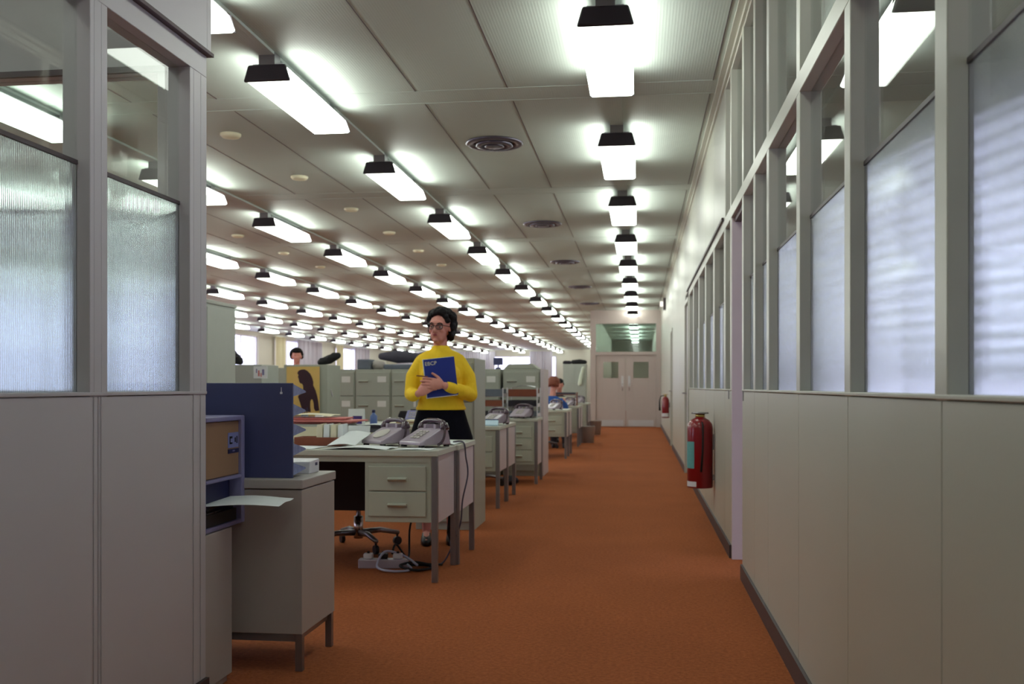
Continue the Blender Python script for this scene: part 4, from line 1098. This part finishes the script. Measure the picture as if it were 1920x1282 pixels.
# jumper
s_ = MB()
s_.rings([ering((.002, .012, .940), .172, .118), ering((.002, .012, .985), .163, .117), ering((.0, .012, 1.03), .148, .112), ering((0, .010, 1.09), .147, .112), ering((0, .006, 1.17), .156, .118), ering((0, .006, 1.24), .164, .108), ering((0, .010, 1.29), .172, .090), ering((0, .012, 1.322), .160, .078), ering((0, .014, 1.345), .118, .070), ering((0, .016, 1.362), .078, .064), ering((0, .016, 1.375), .064, .060), ering((-.001, .014, 1.390), .058, .056)])
s_.ell((.070, -.072, 1.190), (.066, .062, .064)); s_.ell((-.070, -.072, 1.190), (.066, .062, .064))
s_.limb([(.128, .012, 1.272)]+aR[1:4]+[(.052, -.193, 1.100)], [.056, .058, .052, .047, .036], 16)
s_.limb([(-.130, .012, 1.272)]+aL[1:4]+[(-.168, -.148, 1.047)], [.056, .056, .052, .046, .038], 16)
s_.rings([ering((.002, .012, .937), .176, .121), ering((.002, .012, .952), .177, .122), ering((.002, .012, .962), .170, .118)])
s_.build('jumper', M['yellow'], wm, mods=(.0055, 5))
k_ = MB(); k_.rings([ering((.002, .012, .962), .150, .105), ering((.002, .012, .93), .168, .115), ering((.002, .012, .85), .192, .132), ering((.004, .012, .74), .226, .150), ering((.0, .012, .66), .215, .155), ering((-.006, .012, .58), .190, .155)])
k_.build('skirt', M['skirt'], wm, mods=(.010, 3))
for sx in (-.10, .076):
    MB().rings([ering((sx, -.045, .0), .038, .115, 20), ering((sx, -.045, .03), .040, .118, 20), ering((sx, -.035, .055), .034, .10, 20), ering((sx, .02, .075), .030, .05, 20)]).build('shoe', M['shoe'], wm, mods=(.008, 3))
# hair
random.seed(11)
h = MB()
for i in range(300):
    z = random.uniform(-.55, 1); a = random.uniform(0, 2*PI); q = math.sqrt(1-z*z)
    dv = Vector((q*math.cos(a), q*math.sin(a), z))
    # leave the face open
    if dv.y < .06 and dv.z < .50 and abs(dv.x) < .90: continue
    if dv.y < -.15 and dv.z < .74: continue
    if dv.z < -.25 and dv.y < .25: continue
    p = Vector((dv.x*.088, .026+dv.y*.092, .030+dv.z*.096))
    r = random.uniform(.018, .030)
    h.ell(hc+hr @ (p+dv*random.uniform(-.004, .008)), (r, r, r), 8, 6)
for i in range(26):  # side locks in front of and behind the ears
    s = random.choice((-1, 1)); p = Vector((s*random.uniform(.076, .092), random.uniform(.0, .05), random.uniform(-.060, .05)))
    if s < 0: p = Vector((-random.uniform(.072, .084), random.uniform(-.012, .04), random.uniform(-.045, .05)))
    h.ell(hc+hr @ p, (.017,)*3, 8, 6)
for i in range(24):
    a = random.uniform(0, PI); h.ell(hc+hr @ Vector((math.cos(a)*.072, .045+.05*math.sin(a), random.uniform(-.075, -.02))), (.024,)*3, 8, 6)
for x, z in ((-.045, .088), (-.02, .100), (.005, .106), (.03, .098), (.052, .078), (.066, .052)): h.ell(hc+hr @ Vector((x, -.050+.35*abs(x), z)), (.024, .022, .020), 8, 6)
h.build('hair', M['hair'], wm, mods=(.0050, 1))
# spectacles
gl = thing('spectacles', 'x', 'x'); 
for key in ('label', 'category'): del gl[key]
gl.parent = wm
for s in (-1, 1):
    loop = []
    for k in range(21):
        a = 2*PI*k/20; x = .024*math.copysign(abs(math.cos(a))**.75, math.cos(a)); z = .0155*math.copysign(abs(math.sin(a))**.75, math.sin(a))
        if z > 0 and x*s > 0: z += .003*(x*s/.024)
        loop.append(hp((s*.031+x, -.0945+.006*abs(x*s/.024 if x*s > 0 else 0), .003+z)))
    MB().tube(loop, .0024, 6).build('spectacle_rim', M['frameblk'], gl, smooth=True)
    MB().tube([hp((s*.010, -.095, .014)), hp((s*.031, -.0955, .0195)), hp((s*.056, -.089, .021))], .0036, 6).build('brow_bar', M['frameblk'], gl, smooth=True)
    MB().rings([[hp((s*.031+.022*math.cos(2*PI*k/16), yy, .003+.0145*math.sin(2*PI*k/16))) for k in range(16)] for yy in (-.0935, -.0925)]).build('lens', M['lens'], gl)
    MB().tube([hp((s*.056, -.088, .016)), hp((s*.079, -.04, .012)), hp((s*.083, .012, .008))], .0022, 6).build('temple_arm', M['frameblk'], gl, smooth=True)
MB().tube([hp((-.009, -.095, .008)), hp((0, -.098, .011)), hp((.009, -.095, .008))], .0024, 6).build('bridge', M['frameblk'], gl, smooth=True)
MB().tube([(.041+.002*0, -.200+.03*math.cos(a)*.9, 1.105+.03*math.sin(a)) for a in [2*PI*k/14 for k in range(15)]], .0035, 6).build('bracelet', M['chrome'], wm, smooth=True)
# folder in her hands
Rz = Matrix.Rotation(CA, 4, 'Z')
def wl(p): return tuple(Matrix.Translation((wx, wy, 0)) @ Rz @ Vector(p))
fo = thing('report_folder', 'dark blue report folder with cream title held to the woman\'s chest', 'folder', wl((.0, -.176, 1.166)), CA)
fo.rotation_euler = (0, math.radians(-6.5), CA)
box(-.107, .107, -.004, -.002, -.131, .131).build('front_cover', M['folder'], fo)
box(-.112, .102, -.002, .003, -.136, .134).build('pages', M['paper'], fo)
box(-.107, .107, .003, .005, -.131, .131).build('back_cover', M['folder'], fo)
text_mesh('cover_title', 'EBCP', .036, M['paper2'], fo, Matrix.Translation((-.058, -.0046, .100)) @ Matrix.Rotation(PI/2, 4, 'X'))
pe = MB().tube([(0, 0, 0), (-.075, -.015, .008)], .0042, 8).build('pencil', M['wood']); pe.location = wl((-.088, -.235, 1.168)); tag(pe, 'brown pencil sticking out of the woman\'s fingers', 'pencil')

# ---- distant people
def simple_person(label, loc, rz, shirt, hairm, standing=True, trousers='trouser', bushy=1.0):
    t = thing('person', label, 'person', loc, rz)
    z0 = 0 if standing else -.42
    hc2 = Vector((0, -.02, 1.60+z0)) if standing else Vector((0, -.06, 1.13))
    Rm = R3('X', 0 if standing else 14)
    b = MB(); head_geo(b, hc2, Rm)
    sh = hc2.z-.24
    b.limb([hc2+Vector((0, .03, -.06)), (0, .01, sh+.02)], [.05, .055], 12)
    b.rings([ering((0, .01, sh-.50), .13, .1), ering((0, .01, sh-.25), .12, .09), ering((0, .01, sh-.02), .12, .07)])
    if standing:
        for s in (-1, 1):
            b.limb([(s*.09, 0, .85), (s*.095, -.01, .48), (s*.1, .02, .08)], [.085, .055, .035], 12)
            b.limb([(s*.19, 0, sh-.03), (s*.23, .03, sh-.30), (s*.2, -.12, sh-.45)], [.045, .038, .028], 10)
            hand_geo(b, (s*.2, -.14, sh-.46), (-s*.3, -.9, .2), (0, 0, 1), s)
    else:
        for s in (-1, 1):
            b.limb([(s*.09, 0, .50), (s*.11, -.42, .50), (s*.11, -.40, .08)], [.085, .058, .036], 12)
            b.limb([(s*.19, 0, sh-.03), (s*.24, -.05, sh-.22), (s*.14, -.28, .785)], [.045, .038, .026], 10)
            hand_geo(b, (s*.14, -.29, .785), (-s*.2, -1, -.02), (0, .0, 1), s)
    b.build('body', M['skin'], t, mods=(.0065, 3))
    c = MB(); c.rings([ering((0, .01, sh-.52), .165, .125), ering((0, .01, sh-.25), .155, .115), ering((0, .01, sh-.06), .175, .105), ering((0, .01, sh), .15, .08), ering((0, .015, sh+.05), .065, .06)])
    for s in (-1, 1):
        if standing: c.limb([(s*.17, .0, sh-.05), (s*.23, .03, sh-.30), (s*.205, -.09, sh-.43)], [.065, .055, .045], 12)
        else: c.limb([(s*.17, .0, sh-.05), (s*.24, -.05, sh-.22), (s*.15, -.25, .80)], [.065, .055, .040], 12)
    c.build('top', M[shirt], t, mods=(.01, 4))
    c = MB()
    for s in (-1, 1):
        if standing: c.limb([(s*.085, .01, .90), (s*.095, -.0, .48), (s*.1, .02, .09)], [.105, .078, .06], 12)
        else: c.limb([(s*.09, .0, .51), (s*.11, -.42, .51), (s*.11, -.40, .09)], [.105, .078, .06], 12)
    c.build('trousers', M[trousers], t, mods=(.011, 3))
    for s in (-1, 1):
        yy = -.03 if standing else -.44
        MB().rings([ering((s*.1, yy, 0), .042, .13, 16), ering((s*.1, yy, .04), .042, .13, 16), ering((s*.1, yy+.03, .08), .035, .08, 16)]).build('shoe', M['shoe'], t, mods=(.01, 2))
    h = MB()
    for i in range(170):
        z = random.uniform(-.5, 1); a = random.uniform(0, 2*PI); q = math.sqrt(1-z*z); dv = Vector((q*math.cos(a), q*math.sin(a), z))
        if dv.y < .05 and dv.z < .5: continue
        h.ell(hc2+Rm @ Vector((dv.x*.084*bushy, .02+dv.y*.09*bushy, .026+dv.z*.092*bushy)), (.024*bushy,)*3, 8, 6)
    h.build('hair', M[hairm], t, mods=(.009, 3))
    return t
simple_person('person with dark hair and white shirt standing beyond the yellow poster', (-5.63, 15.9, 0), .35, 'whiteshirt', 'hair', bushy=1.14)
simple_person('seated person with bushy auburn hair and blue jumper at the distant desks', (-1.52, 17.55, 0), PI*.93, 'bluewool', 'redhair', False, bushy=1.18)
simple_person('seated dark-haired person beyond the auburn-haired one near the double door', (-1.62, 20.2, 0), .2, 'trouser', 'hair', False)

# ------------------------------------------------------------------ world, camera
wd = bpy.data.worlds.new('world'); bpy.context.scene.world = wd; wd.use_nodes = True
nt = wd.node_tree; nt.nodes.clear()
wo = nt.nodes.new('ShaderNodeOutputWorld'); bg = nt.nodes.new('ShaderNodeBackground')
bg.inputs[0].default_value = (.74, .70, 1., 1); bg.inputs[1].default_value = 3.6
nt.links.new(bg.outputs[0], wo.inputs[0])

cam = bpy.data.cameras.new('camera'); co = bpy.data.objects.new('camera', cam); C.objects.link(co)
cam.sensor_width = 36; cam.lens = 1867/1920*36; cam.shift_x = 0; cam.shift_y = 84/1920
co.location = (0, 0, 1.10); co.rotation_euler = (PI/2, 0, math.atan(239/1867))
cam.clip_end = 200; cam.clip_start = .05
cam.dof.use_dof = True; cam.dof.focus_distance = 3.6; cam.dof.aperture_fstop = 5.0
sc = bpy.context.scene; sc.camera = co
sc.view_settings.view_transform = 'Standard'; sc.view_settings.look = 'None'; sc.view_settings.gamma = 1
sc.view_settings.use_curve_mapping = False
sc.view_settings.exposure = .1
sc.cycles.use_denoising = True
sc.cycles.max_bounces = 8
sc.cycles.adaptive_threshold = .03
sc.cycles.sample_clamp_indirect = 6
